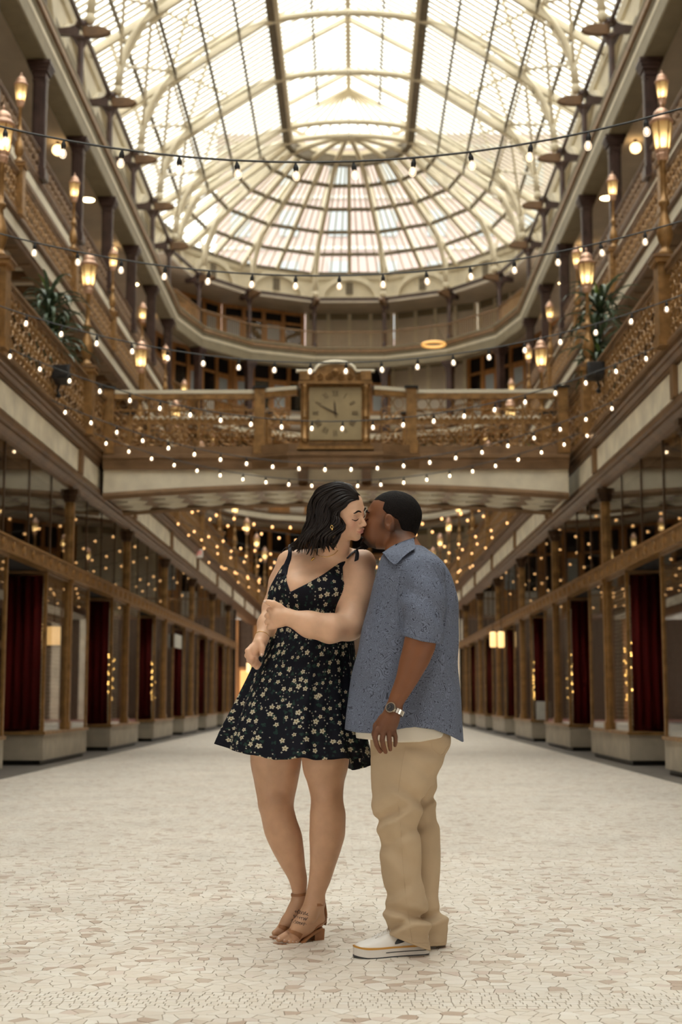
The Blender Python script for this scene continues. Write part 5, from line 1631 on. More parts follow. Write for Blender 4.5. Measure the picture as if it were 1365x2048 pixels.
# ---- skirt
srows = [(1258,541,703,5.93,.124),(1285,533,706,5.93,.132),(1320,515,709,5.93,.148),(1360,498,712,5.935,.168),(1400,481,716,5.94,.188),(1440,465,722,5.945,.205),(1480,450,730,5.95,.222),(1514,441,738,5.955,.236)]
sk = Loft(srows)
nphi, nv = 260, 60
ph = np.linspace(0, 2*PI, nphi, endpoint=False)
zt, zbm = sk.z[-1], sk.z[0]
wave = np.sin(8*ph+.6) + .7*np.sin(13*ph+2.1+.6*np.sin(2*ph)) + .45*np.sin(21*ph+.3)
wave /= 1.6
def skirt_layer(off):
    V = []; U = []
    for i in range(nv+1):
        v = i/nv
        z = zt + (zbm-zt)*v
        cx, rx, cy, ry = [float(q) for q in sk.sec(z)]
        amp = .003 + .0175*v**1.2
        gather = .0022*np.sin(46*ph)*max(0, 1-v*3)
        k_ = 1 + (amp*wave + gather)/(.5*(rx+ry))
        x = cx + (rx*k_+off)*np.cos(ph); y = cy + (ry*k_+off)*np.sin(ph)
        lift = v**3*(.050*np.clip(-np.cos(ph), 0, 1)**2 - .055*np.clip(np.cos(ph-.7), 0, 1)**2 + .006*wave)
        V.append(np.stack([x, y, z + lift], 1)); U.append(np.stack([ph*.235, np.full(nphi, z)], 1))
    return np.concatenate(V), np.concatenate(U)
V0, U0 = skirt_layer(0); V1, U1 = skirt_layer(-.003)
i0 = np.arange(nv)[:, None]*nphi; j0 = np.arange(nphi)[None, :]; j1 = (j0+1) % nphi
q0 = np.stack([i0+j0, i0+j1, i0+nphi+j1, i0+nphi+j0], -1).reshape(-1, 4)
nn = len(V0)
q1 = q0[:, ::-1] + nn
e = np.arange(nphi); e1 = (e+1) % nphi
qh = np.stack([nv*nphi+e, nv*nphi+e1, nn+nv*nphi+e1, nn+nv*nphi+e], 1)
skirt = wchild('dress_skirt', np_mesh('dress_skirt', np.concatenate([V0, V1]), np.concatenate([q0[:, ::-1], q1[:, ::-1], qh[:, ::-1]]), 'floral', None, np.concatenate([U0, U1])))
tag(skirt, 'flared dark skirt printed with small cream flowers')
# shoulder straps with bows
def strap(pts, wd, name='shoulder_strap'):
    q = interp(pts, 14)
    wchild(name, MB().tube(q, wd, 8, flat=.3).mesh(name, 'strap_black', True))
q_ = drape(bvw, interp([(570,1152),(572,1140),(576,1126),(580,1112),(581,1102)], 14), .004)
if len(q_) > 3: wchild('shoulder_strap', MB().tube(q_, [.016-.0007*i for i in range(len(q_))], 8, flat=.3).mesh('shoulder_strap', 'floral', True))
sl_ = drape(bvw, [(581,1106),(580,1100),(579,1094)], .003)
strap(sl_ + [tuple(W(581,1090,5.96)), tuple(W(585,1092,6.0))], .0075)
for q in ([(578,1094),(570,1097),(563,1106)], [(579,1093),(586,1086),(592,1090)]): strap([tuple(W(*p, 5.885)) for p in q], .006, 'strap_bow')
sr_ = drape(bvw, [(694,1117),(702,1109),(709,1104)], .003)
strap(sr_ + [tuple(W(716,1099,5.93)), tuple(W(720,1104,5.99))], .0075)
strap([tuple(W(*p)) for p in ((713,1100,5.872),(715,1108,5.858),(713,1124,5.852))], .0085, 'strap_bow')
strap([tuple(W(*p)) for p in ((713,1100,5.872),(722,1094,5.865),(730,1099,5.868))], .006, 'strap_bow')
# waist seam
# ---- jewellery
nk = drape(bvw, interp([(630,1092),(632,1104),(638,1112),(652,1114),(668,1108),(676,1100)], 26), .0025)
nk2 = drape(bvw, interp([(631,1094),(629,1106),(627,1116)], 8), .0025)
if len(nk) > 3: wchild('necklace', MB().tube(nk, .0014, 5).mesh('necklace', 'gold', True))
if len(nk2) > 3: wchild('necklace', MB().tube(nk2, .0012, 5).mesh('necklace', 'gold', True))
for p in drape(bvw, [(626,1119)], .004): wchild('pendant', MB().ball(p, .0055, 8, 6).ball((p[0]+.006,p[1],p[2]+.003), .004, 6, 5).ball((p[0]-.004,p[1],p[2]-.007), .004, 6, 5).mesh('pendant', 'gold', True))
e_ = W(664,1054,5.695)
wchild('earring', MB().tube([(e_[0]+.005*math.cos(a), e_[1], e_[2]+.0065*math.sin(a)) for a in np.linspace(0, 2*PI, 17)], .0016, 5).ball((e_[0]+.002, e_[1]-.003, e_[2]-.010), .0042, 8, 6).mesh('earring', 'gold', True))
wr = W(525,1273,5.825); ax_ = Vector(W(524,1277,5.82)-W(535,1247,5.875)).normalized()
s1 = ax_.cross(Vector((0,1,0))).normalized(); s2 = ax_.cross(s1)
wchild('bracelet', MB().tube([Vector(wr) + (s1*math.cos(a)+s2*math.sin(a))*.0295 for a in np.linspace(0, 2*PI, 25)], .0012, 5).mesh('bracelet', 'gold', True))
for x, y in ((530,1203),(524,1309)):
    for p in drape(bvw, [(x, y)], .0005): wchild('nail', MB().ball(p, .0062, 8, 6, .8).mesh('nail', 'nail', True))
for (a, b, r_) in toesR:
    for p in drape(bvw, [(b[0]-1, b[1]-1)], -.001): wchild('toenail', MB().ball(p, r_*.42, 8, 6, .8).mesh('toenail', 'nail', True))
# tattoo script on the foot
Rt = random.Random(5)
for row in range(3):
    pts = []
    n_ = 22
    for i in range(n_):
        u = i/(n_-1)
        x = 590 + 6*row*-.5 + 27*u + 2*math.sin(i*2.1+row); y = 1822 + row*10 + 7*u*1.0 + 3.6*math.sin(i*1.9+row*2) + Rt.uniform(-1.2, 1.2)
        pts.append((x, y))
    q = drape(bvw, pts, .0006)
    if len(q) > 4: wchild('tattoo', MB().tube(q, .0011, 4).mesh('tattoo', 'ink'))
# ---- sandals
def sandal(toe, ball_, arch, heel, hz, hw, ankle, strap_r, D_heel):
    t = bpy.data.objects.new('sandal', None); COL.objects.link(t); t.parent = woman; t.location = -wl
    path = [np.array(toe), np.array(ball_), np.array(arch), np.array(heel)]
    q = interp(path, 14)
    ws = np.interp(np.linspace(0, 1, 14), [0,.12,.3,.6,1], [.018,.038,.043,.030,.029])
    d = q[-1]-q[0]; side = np.cross(d, (0,0,1)); side /= np.linalg.norm(side)
    mb = MB(); vs = []
    for p, w_ in zip(q, ws):
        vs += [p-side*w_, p+side*w_, p+side*w_-np.array([0,0,.010]), p-side*w_-np.array([0,0,.010])]
    fs = [(0,1,2,3), (4*13+3,4*13+2,4*13+1,4*13)]
    for i in range(13):
        for j in range(4): fs.append((4*i+j, 4*i+4+j, 4*i+4+(j+1) % 4, 4*i+(j+1) % 4))
    wchild('sole', mb.add(vs, fs).mesh('sole', 'leather_tan'), t)
    h = np.array(heel)
    vs = []
    for z, s_ in ((h[2]-.008, 1.0), (0.0, .92)):
        for a, b in ((-1,-1),(1,-1),(1,1),(-1,1)):
            dd = d.copy(); dd[2] = 0; dd /= np.linalg.norm(dd)
            p = h + side*a*.027*s_ + dd*b*.024*s_ - dd*.012
            vs.append((p[0], p[1], z))
    wchild('heel', MB().add(vs, [(0,1,2,3),(7,6,5,4),(0,4,5,1),(1,5,6,2),(2,6,7,3),(3,7,4,0)]).mesh('heel', 'leather_tan'), t)
    return t, side, d
def ribbon(bvh, top, bot, off, th, n, name, parent):
    A, B = interp(top, n), interp(bot, n)
    rows_ = []
    for k_ in range(5):
        rows_.append(drape(bvh, A*(1-k_/4)+B*(k_/4), off))
    m_ = min(len(r_) for r_ in rows_)
    if m_ < 4: return
    vs = [p for r_ in rows_ for p in r_[:m_]]
    nv_ = len(vs)
    vs += [tuple(Vector(p) - (Vector(p)-Vector(CP)).normalized()*th) for p in vs]
    fs = []
    for k_ in range(4):
        for i in range(m_-1):
            q = (k_*m_+i, k_*m_+i+1, (k_+1)*m_+i+1, (k_+1)*m_+i)
            fs += [tuple(nv_+j for j in q), q[::-1]]
    wchild(name, MB().add(vs, fs).mesh(name, 'leather_tan', True), parent)
def ring_band(c, rx, ry, h, th, tilt, name, parent):
    mb = MB(); n = 30; vs = []
    for i in range(n):
        a = 2*PI*i/n
        for dr, dz in ((0,-h/2),(th,-h/2),(th,h/2),(0,h/2)):
            vs.append((c[0]+(rx+dr)*math.cos(a), c[1]+(ry+dr)*math.sin(a), c[2]+dz+tilt[0]*math.cos(a)+tilt[1]*math.sin(a)))
    fs = [(4*i+j, 4*((i+1) % n)+j, 4*((i+1) % n)+(j+1) % 4, 4*i+(j+1) % 4) for i in range(n) for j in range(4)]
    wchild(name, mb.add(vs, fs).mesh(name, 'leather_tan'), parent)
s1_ = sandal(W(551,1887,5.840), W(590,1886,5.878), W(614,1868,5.91), W(638,1852,5.955), 0, 0, None, 0, 0)
ribbon(bvw, [(571,1858),(584,1860),(600,1865),(612,1872),(622,1880)], [(573,1864),(584,1867),(596,1874),(604,1883),(614,1887)], .0015, .0022, 18, 'toe_strap', s1_[0])
aw = W(630,1805,5.928)
ring_band(aw, .0375, .0365, .011, .0025, (-.003,.004), 'ankle_strap', s1_[0])
wchild('heel_strap', MB().tube([W(649,1806,5.945), W(652,1828,5.965), W(650,1850,5.97)], .007, 6, flat=.5).mesh('heel_strap', 'leather_tan', True), s1_[0])
wchild('heel_counter', MB().tube([W(622,1866,5.915), W(637,1852,5.925), W(647,1843,5.945), W(651,1845,5.985)], [.008,.010,.011,.008], 8, flat=.45).mesh('heel_counter', 'leather_tan', True), s1_[0])
s2_ = sandal(W(543,1874,5.972), W(566,1873,5.99), W(588,1860,6.005), W(606,1846,6.04), 0, 0, None, 0, 0)
ribbon(bvw, [(560,1849),(570,1851),(582,1858)], [(557,1855),(567,1860),(578,1867)], .0015, .0022, 12, 'toe_strap', s2_[0])
aw = W(600,1788,6.008)
ring_band(aw, .0345, .0345, .011, .0025, (.003,.0), 'ankle_strap', s2_[0])

# ---- hair: scalp cap plus wavy locks
def skull_pt(dx, dy, dz, k=1.0):
    d = np.array([dx, dy, dz], float); d /= np.linalg.norm(d)
    r_ = np.array([.073,.094,.083]) + .001
    t = 1/np.sqrt(((d/r_)**2).sum())
    return from_local(np.array([0,-.018,.035]) + d*t*k, cw, Rw, SW)
Fh = Field(cw-.17, cw+.17, .003)
def capfn(X, Y, Z):
    px_, py_, pz_ = (X-cw[0])/SW, (Y-cw[1])/SW, (Z-cw[2])/SW
    l = [Rw[i,0]*px_ + Rw[i,1]*py_ + Rw[i,2]*pz_ for i in range(3)]
    d = ell(l[0], l[1], l[2], (0,-.02,.034), (.077,.097,.084))
    d = smin(d, ell(l[0], l[1], l[2], (0,-.055,-.035), (.070,.055,.075)), .03)
    face = l[1] - (.010 + .62*np.clip(l[2]-.035, -1, 1) + .10*np.clip(-l[2], 0, 1))
    face = np.where(l[2] > .07, l[1]-(.032+.9*(l[2]-.07)), face)
    return smax(d, face, .01)*SW
Fh.put(capfn, cw-.12, cw+.12, 0)
Vh, Qh = Fh.mesh(2)
hair = wchild('hair', np_mesh('hair', Vh, Qh, 'hair_black'))
tag(hair, 'dark wavy shoulder-length hair')
G = []
def guide(sk_dirs, px_pts): G.append(np.array([skull_pt(*d) for d in sk_dirs] + [W(*p) for p in px_pts]))
guide([(.05,.94,.36,1.03),(.45,.82,.34,1.03),(.78,.64,.08,1.06),(.93,.46,-.25,1.05)], [(686,1048,5.742),(676,1068,5.750),(674,1093,5.760)])
guide([(.02,.92,.42,1.03),(.50,.66,.54,1.03),(.90,.38,.22,1.10),(1.0,.16,-.15,1.10)], [(672,1048,5.728),(660,1072,5.735),(662,1102,5.755)])
guide([(.0,.90,.48,1.03),(.48,.42,.75,1.03),(.92,-.02,.38,1.15),(.98,-.2,-.10,1.16)], [(656,1050,5.730),(643,1074,5.738),(646,1108,5.770)])
guide([(-.02,.88,.52,1.03),(.40,.22,.88,1.03),(.80,-.45,.42,1.16),(.85,-.60,-.08,1.18)], [(643,1046,5.750),(629,1072,5.762),(620,1108,5.800)])
guide([(-.05,.87,.54,1.03),(.30,.0,.95,1.03),(.58,-.75,.42,1.17),(.55,-.95,-.05,1.2)], [(632,1042,5.785),(613,1074,5.805),(597,1106,5.840)])
guide([(-.08,.86,.56,1.03),(.15,-.1,1.0,1.02),(.25,-.95,.42,1.17),(.2,-1.05,-.0,1.2)], [(625,1040,5.835),(606,1072,5.86),(583,1098,5.885)])
guide([(-.14,.85,.56,1.03),(-.10,-.1,1.0,1.01),(-.3,-.9,.42,1.12),(-.4,-.95,-.0,1.12)], [(634,1046,5.91),(620,1078,5.92),(602,1103,5.925)])
guide([(-.20,.86,.50,1.03),(-.5,.2,.85,1.02),(-.9,-.2,.35,1.08),(-.95,-.25,-.05,1.08)], [(668,1048,5.935),(662,1072,5.94),(664,1098,5.935)])
Rh = random.Random(11)
mbh = MB()
NCL = 84
n_ = 30
for i in range(NCL):
    t = (i+.5)/NCL*(len(G)-1)*.999 + Rh.uniform(-.12,.12)
    t = min(max(t, 0), len(G)-1.001)
    a, u = int(t), t-int(t)
    g = G[a]*(1-u) + G[a+1]*u
    L = interp(g, n_)
    layer_ = Rh.uniform(-.006, .007)
    ph1 = 1.9*t + Rh.uniform(-.6,.6); fr_ = Rh.uniform(1.9, 2.5); am_ = Rh.uniform(.010, .019)
    endc = Rh.uniform(.86, 1.04)
    for s_k in range(7):
        an = Rh.uniform(0, 6.28); rd = Rh.uniform(.2, 1)*.011
        o1, o2 = rd*math.cos(an), rd*math.sin(an)
        dph = Rh.uniform(-.35,.35); le = endc*Rh.uniform(.94, 1.04)
        pts = []
        for j in range(n_):
            s_ = j/(n_-1); sv = min(1, s_*le)
            p = np.array([np.interp(sv, np.linspace(0, 1, n_), L[:, c]) for c in range(3)])
            k_ = np.clip((s_-.18)/.5, 0, 1)
            out = p - cw; out[2] *= .3; out /= (np.linalg.norm(out)+1e-6)
            side = np.cross(out, (0,0,1)); side /= (np.linalg.norm(side)+1e-6)
            w1 = math.sin(ph1+dph+fr_*6.28*s_); w2 = math.cos(ph1+dph+fr_*6.28*s_)
            sp = (.45 + .75*math.sin(PI*min(1, s_*.95)))*(1-.45*s_)
            p = p + side*(am_*k_*w1 + o1*sp) + out*(.7*am_*k_*w2 + .5*am_*k_ + layer_*min(1, s_*5) + abs(o2)*sp*.6) + np.array([0,0,.003*k_*w1])
            pts.append(p)
        r0 = Rh.uniform(.0036, .0060)
        rr = [r0*(.6 + .6*math.sin(PI*min(1, .12+.8*j/(n_-1)))) * (1 if j < n_-5 else (n_-1-j)/5*.92+.06) for j in range(n_)]
        mbh.tube(pts, rr, 5, flat=.6)
wchild('hair_locks', mbh.mesh('hair_locks', 'hair_black', True))
# loose strands on the forehead and at the crown
for q in ([(648,1000,5.79),(636,996,5.80),(631,1006,5.80),(632,1022,5.80)],):
    wchild('hair_strand', MB().tube(interp([W(*p) for p in q], 12), [.0018]*9+[.0015,.0011,.0006], 6).mesh('hair_strand', 'hair_black', True))

# ================================================================== the man
man = thing('person', 'person in a blue patterned short-sleeved shirt and khaki trousers, kissing', 'person', (0.44, 5.68, 0))
ml = Vector(man.location)
def mchild(name, me, parent=None):
    o = inst(name, me, parent or man)
    if parent is None: o.location = -ml
    return o
Rm = rot_frame((-.95, .14, .20), (.20, -.04, 1))
SM = 1.05
cm = W(723, 1067, 5.85) - SM*(np.array([0, .101, -.064]) @ Rm)
Fm = Field((.05, 5.34, .30), (.80, 6.02, 1.80), .003)
add_head(Fm, cm, Rm, SM, False)
Fm.cone(W(818,1112,5.75), cm + np.array([.030,.01,-.05]), .066, .062, .035)
Fm.cone(W(812,1120,5.75), W(790,1108,5.77), .06, .04, .03)
tors = Loft([(1105,785,850,5.75,.09),(1125,775,875,5.72,.15),(1160,770,892,5.71,.17),(1250,755,898,5.70,.16),(1400,755,890,5.69,.13),(1490,765,880,5.69,.12)])
Fm.loft(tors, .04)
Fm.chain([W(850,1160,5.56), W(850,1215,5.50), W(842,1290,5.46)], [.045,.05,.052], .02)
fore = Loft([(1262,812,874,5.465,.058),(1280,809,873,5.462,.057),(1314,801,864,5.452,.054),(1352,793,844,5.44,.047),(1390,780,820,5.428,.037),(1413,773,806,5.42,.030),(1428,768,804,5.418,.027)])
Fm.loft(fore, .015)
# hand
Fm.chain([W(787,1420,5.42), W(780,1440,5.415)], [.029,.031], .015)
Fm.chain([W(778,1438,5.412), W(763,1461,5.405)], [.030,.018], .012)
Fm.chain([W(784,1438,5.418), W(782,1464,5.42)], [.030,.019], .012)
Fm.ell(W(774,1446,5.412), (.036,.020,.030), .010)
fing = [((758,1458,5.402),(753,1474,5.395),(757,1490,5.40),(764,1503,5.412),.0115), ((768,1463,5.400),(766,1480,5.392),(769,1494,5.398),(773,1504,5.41),.0115), ((777,1464,5.405),(778,1479,5.398),(779,1491,5.404),(780,1499,5.415),.0108), ((786,1461,5.415),(788,1474,5.410),(788,1484,5.415),(787,1491,5.425),.0098)]
for i, (a, b, c, d, r_) in enumerate(fing):
    dx_ = (-3.0, -1.2, 1.2, 3.6)[i]
    Fm.chain([W(a[0]+dx_*.6, *a[1:]), W(b[0]+dx_, *b[1:]), W(c[0]+dx_, *c[1:]), W(d[0]+dx_, *d[1:])], [r_*.98, r_*.9, r_*.84, r_*.72], .0015)
Fm.chain([W(766,1436,5.43), W(754,1452,5.435), W(750,1468,5.435), W(752,1480,5.432)], [.016,.0135,.0115,.009], .008)
for D in (5.63, 5.78): Fm.chain([W(805,1500,D), W(805,1620,D), W(812,1740,D)], [.05,.04,.034], .03)
Vm, Qm = Fm.mesh(2)
del Fm
base = np.array([.195,.074,.029])
cols = np.tile(base, (len(Vm), 1))
lm = to_local(Vm, cm, Rm, SM)
near = (np.abs(lm) < .15).all(1)
px, py = topx(Vm[:, 0], Vm[:, 1], Vm[:, 2])
cols = lerp_col(cols, (.085,.038,.022), .5*gauss(py, 1470, 45)*(px < 810))
lip = np.clip((1.4*gauss(lm[:, 0], 0, .024)*gauss(lm[:, 2], -.0645, .012)-.45)*4, 0, 1)*(lm[:, 1] > .083)*near
cols = lerp_col(cols, (.13,.045,.035), lip)
# beard shadow: moustache and goatee
goat = gauss(lm[:, 0], 0, .034)*gauss(lm[:, 2], -.094, .021)*(lm[:, 1] > .03)*near
mous = gauss(lm[:, 0], 0, .03)*gauss(lm[:, 2], -.049, .006)*(lm[:, 1] > .08)*near
side_b = gauss(lm[:, 1], .012, .012)*gauss(lm[:, 2], -.01, .03)*(np.abs(lm[:, 0]) > .055)*near
cols = lerp_col(cols, (.012,.008,.006), np.clip(2.2*goat, 0, .96))
cols = lerp_col(cols, (.015,.01,.008), np.clip(1.3*mous, 0, .85))
cols = lerp_col(cols, (.03,.018,.012), .55*side_b)
fade = gauss(lm[:, 1], -.05, .05)*gauss(lm[:, 2], -.03, .035)*(lm[:, 1] < -.02)*near
cols = lerp_col(cols, (.035,.02,.014), .75*fade)
body_m = mchild('body', np_mesh('body', Vm, Qm, 'skin_dark', cols))
bvm = bvh_of(Vm, Qm)
for s_ in (1, -1):
    face_line('eyebrow', [(s_*.012,.020),(s_*.028,.026),(s_*.050,.018)], .0042, 'lash', bvm, cm, Rm, SM, mchild)
    face_line('eyelashes', [(s_*.016,-.008),(s_*.024,-.0125),(s_*.033,-.0135),(s_*.043,-.0105),(s_*.050,-.0065)], .0018, 'lash', bvm, cm, Rm, SM, mchild)
# ---- short hair
Fh = Field(cm-.17, cm+.17, .003)
def mcap(X, Y, Z):
    px_, py_, pz_ = (X-cm[0])/SM, (Y-cm[1])/SM, (Z-cm[2])/SM
    l = [Rm[i,0]*px_ + Rm[i,1]*py_ + Rm[i,2]*pz_ for i in range(3)]
    d = ell(l[0], l[1], l[2], (0,-.018,.035), (.0800,.1050,.0935))
    d = smin(d, ell(l[0], l[1], l[2], (0,-.052,-.015), (.066,.062,.07)), .02)
    PX_, PY_ = np.broadcast_arrays(*topx(X, Y, Z))
    c_ = poly_sd(PX_, PY_, [(744,1002),(757,1001),(770,1004),(765,1018),(774,1027),(782,1036),(787,1034),(797,1040),(803,1056),(812,1068),(826,1078),(850,1078),(872,1030),(850,960),(780,955),(735,980)])
    return smax(d*SM, c_, .004) - .0008*wob(9, 420)(X, Y, Z)
Fh.put(mcap, cm-.13, cm+.13, 0)
Vh, Qh = Fh.mesh(1)
tag(mchild('hair', np_mesh('hair', Vh, Qh, 'hair_short')), 'short black faded haircut')
# chin beard
g_ = MB()
gc = from_local((0,.078,-.104), cm, Rm, SM)
Fb = Field(gc-.06, gc+.06, .0025)
nz = wob(4, 380)
Fb.put(lambda X, Y, Z: ell(X, Y, Z, gc, (.020,.024,.020)) - .0012*nz(X, Y, Z), gc-.03, gc+.03, 0)
Vb, Qb = Fb.mesh(1)
mchild('goatee', np_mesh('goatee', Vb, Qb, 'hair_short'))

# ---- shirt
shirt_l = Loft([(1092,782,846,5.75,.072),(1102,772,858,5.745,.11),(1114,763,874,5.735,.165),(1130,757,889,5.725,.195),(1160,750,904,5.715,.205),(1200,741,913,5.71,.20),(1250,728,917,5.705,.195),(1300,718,916,5.70,.195),(1350,708,918,5.70,.198),(1400,699,920,5.70,.20),(1450,692,922,5.70,.210),(1500,688,925,5.70,.214)], 2.3)
Fs = Field((.02, 5.30, .70), (.80, 6.02, 1.62), .0035)
wr1, wr2 = wob(21, 26), wob(22, 55)
def shirt_disp(X, Y, Z):
    PX_, PY_ = topx(X, Y, Z)
    low = np.clip((PY_-1250)/150, 0, 1)
    d = .006*wr1(X*1.6, Y*1.6, Z*.5) + .003*wr2(X, Y, Z*.6)
    d = d + .0055*np.sin((PX_-700)/13 + (PY_-1300)/70 + 1.3*np.sin((PY_-1300)/60))*low
    d = d + .004*np.sin((PX_+PY_*.8)/14)*gauss(PX_, 905, 22)*gauss(PY_, 1240, 60)
    return d
Fs.loft(shirt_l, 0, 0, shirt_disp)
def sleeve(X, Y, Z):
    d = np.minimum(cone(X, Y, Z, W(852,1148,5.545), W(848,1215,5.50), .078, .083), cone(X, Y, Z, W(848,1215,5.50), W(846,1296,5.465), .083, .076))
    PX_, PY_ = topx(X, Y, Z)
    return d - .006*np.sin((PY_*1.2-PX_*.9)/14 + 1.5*wr1(X, Y, Z))*gauss(PY_, 1215, 75) - .002*wr2(X, Y, Z)
Fs.put(sleeve, W(780,1310,5.38)-.02, W(930,1090,5.64)+.02, .022)
Fs.put(lambda X, Y, Z: cone(X, Y, Z, W(835,1150,5.88), W(830,1270,5.90), .075, .072), W(780,1300,5.80), W(900,1120,5.98), .022)
sl, X, Y, Z = Fs.box((.02,5.30,.70), (.80,6.02,1.62))
PX, PY = np.broadcast_arrays(*topx(X, Y, Z))
hem_y = np.interp(PX, [660,690,712,746,796,830,868,900,925,960], [1457,1459,1465,1467,1459,1454,1459,1471,1484,1488])
Fs.f[sl] = smax(Fs.f[sl], (PY-hem_y)*MPX, .003)
# hollow sleeve mouth: remove everything under the cuff line on the arm side
cuff_y = np.interp(PX, [790,811,845,880,900], [1268,1273,1283,1288,1290])
armz = (Y < 5.56) & (PX > 795) & (PX < 900)
cut = np.where(Y < 5.553, (PY-cuff_y)*MPX, -1.0)
torso_only = shirt_l(X, Y, Z, 0, shirt_disp)
torso_only = smax(torso_only, (PY-hem_y)*MPX, .003)
Fs.f[sl] = np.minimum(smax(Fs.f[sl], (PY-cuff_y)*MPX, .003), torso_only)
Vs, Qs = Fs.mesh(1)
del Fs
sh_o = mchild('shirt', np_mesh('shirt', Vs, Qs, 'paisley'))
tag(sh_o, 'blue-grey short-sleeved shirt with swirling line pattern')
bvs = bvh_of(Vs, Qs)
# collar
bvu = bvh_of(np.concatenate([Vs, Vm]), np.concatenate([Qs, Qm+len(Vs)]))
A_ = interp([(767,1107),(779,1098),(797,1088),(818,1080),(838,1075),(852,1076)], 26)
B_ = interp([(773,1112),(795,1131),(808,1119),(826,1107),(844,1098),(857,1094)], 26)
rows_ = [drape(bvu, A_*(1-k_/6)+B_*(k_/6), .004 + .012*math.sin(PI*min(1, k_/6*.62))) for k_ in range(7)]
m_ = min(len(r_) for r_ in rows_)
vs = [p for r_ in rows_ for p in r_[:m_]]
nv_ = len(vs)
vs += [tuple(Vector(p) + (Vector(p)-Vector(CP)).normalized()*.012) for p in vs]
fs = []
for k_ in range(6):
    for i in range(m_-1):
        q = (k_*m_+i, k_*m_+i+1, (k_+1)*m_+i+1, (k_+1)*m_+i)
        fs += [q[::-1], tuple(nv_+j for j in q)]
for i in range(m_-1): fs += [(6*m_+i, 6*m_+i+1, nv_+6*m_+i+1, nv_+6*m_+i), (i, nv_+i, nv_+i+1, i+1)]
mchild('collar', MB().add(vs, fs).mesh('collar', 'paisley', True))
# seams of sleeve and placket
for q in ([(806,1130),(800,1160),(796,1200),(800,1240),(812,1272)], [(866,1130),(884,1170),(893,1220),(888,1262)], [(812,1266),(845,1276),(879,1281)]):
    d_ = drape(bvs, interp(q, 24), .0004)
    if len(d_) > 4: mchild('seam', MB().tube(d_, .0012, 4).mesh('seam', 'paisley'))
# ---- undershirt band
ul = Loft([(1425,735,885,5.695,.165),(1445,715,893,5.695,.194),(1462,712,896,5.695,.199),(1500,716,892,5.695,.195)], 2.4)
Fu = Field((.05, 5.46, .66), (.76, 5.94, 1.02), .004)
Fu.loft(ul, 0, 0, lambda X, Y, Z: .002*wr1(X*2, Y*2, Z))
sl, X, Y, Z = Fu.box((.05,5.46,.66), (.76,5.94,1.02))
PX, PY = np.broadcast_arrays(*topx(X, Y, Z))
Fu.f[sl] = smax(Fu.f[sl], (PY-np.interp(PX, [700,746,800,841,887,920], [1475,1480,1485,1484,1475,1466]))*MPX, .003)
Vu, Qu = Fu.mesh(1)
mchild('undershirt', np_mesh('undershirt', Vu, Qu, 'undershirt'))
# ---- trousers
hip = Loft([(1440,738,898,5.69,.165),(1480,741,902,5.69,.168),(1510,742,894,5.69,.166),(1545,743,876,5.69,.16),(1570,744,868,5.69,.15)], 2.2)
nleg = Loft([(1455,760,880,5.65,.06),(1485,748,890,5.625,.085),(1510,742,884,5.61,.096),(1536,742,874,5.60,.10),(1566,743,860,5.595,.098),(1600,744,849,5.59,.094),(1632,748,840,5.585,.088),(1665,757,839,5.585,.084),(1698,762,843,5.59,.082),(1731,764,844,5.60,.082),(1764,767,846,5.605,.082),(1797,771,853,5.61,.083),(1820,769,858,5.61,.086),(1842,776,855,5.61,.083),(1865,768,859,5.61,.088),(1910,768,863,5.61,.094)])
fleg = Loft([(1500,790,892,5.80,.095),(1545,800,874,5.80,.09),(1582,806,875,5.80,.085),(1604,808,870,5.80,.083),(1625,808,873,5.80,.083),(1665,812,880,5.80,.082),(1731,815,881,5.80,.082),(1797,818,877,5.80,.082),(1818,820,880,5.80,.084),(1832,818,893,5.80,.09),(1860,815,897,5.80,.092),(1896,815,892,5.80,.092)])
Fp = Field((.06, 5.42, -.01), (.74, 5.98, .96), .0035)
wp1 = wob(31, 30)
def pants_disp(X, Y, Z):
    PX_, PY_ = topx(X, Y, Z)
    d = .0022*wp1(X, Y, Z)
    for cx, cy, wx, wy, sl2, fq, am in ((780,1640,55,42,.55,9.5,.0105),(820,1600,40,50,-.7,11,.009),(812,1835,60,30,-.25,8.5,.013),(800,1790,50,40,.5,12,.005),(872,1600,30,40,.6,9,.006),(870,1840,40,26,.3,8,.012),(850,1510,60,30,-.45,14,.006),(790,1720,50,60,-.9,17,.006),(815,1850,60,22,.5,9,.010)):
        d = d + am*1.3*(np.sin(((PY_-cy) + sl2*(PX_-cx))/fq) + .35*np.sin(2*((PY_-cy) + sl2*(PX_-cx))/fq+.6))*np.exp(-((PX_-cx)/wx)**2-((PY_-cy)/wy)**2)
    return d
Fp.loft(hip, 0, 0, pants_disp); Fp.loft(fleg, .012, 0, pants_disp); Fp.loft(nleg, .012, 0, pants_disp)
sl, X, Y, Z = Fp.box((.06,5.42,-.01), (.74,5.98,.96))
PX, PY = np.broadcast_arrays(*topx(X, Y, Z))
hy = np.where(Y < 5.71, np.interp(PX, [760,800,845,864,880], [1861,1879,1897,1903,1906]), np.interp(PX, [800,870,900], [1893,1893,1890]))
Fp.f[sl] = smax(Fp.f[sl], (PY-hy)*MPX, .003)
Vp, Qp = Fp.mesh(1)
del Fp
tr_o = mchild('trousers', np_mesh('trousers', Vp, Qp, 'chino'))
tag(tr_o, 'straight khaki chino trousers')
bvp = bvh_of(Vp, Qp)
for q in ([(812,1492),(803,1540),(797,1600),(802,1650),(806,1720),(812,1790),(822,1860),(826,1888)], [(862,1484),(868,1500),(882,1510),(897,1492)], [(765,1856),(800,1873),(845,1890),(862,1896)], [(818,1886),(870,1886),(892,1884)]):
    d_ = drape(bvp, interp(q, 40), .0003)
    if len(d_) > 4: mchild('seam', MB().tube(d_, .0011, 4).mesh('seam', 'chino'))
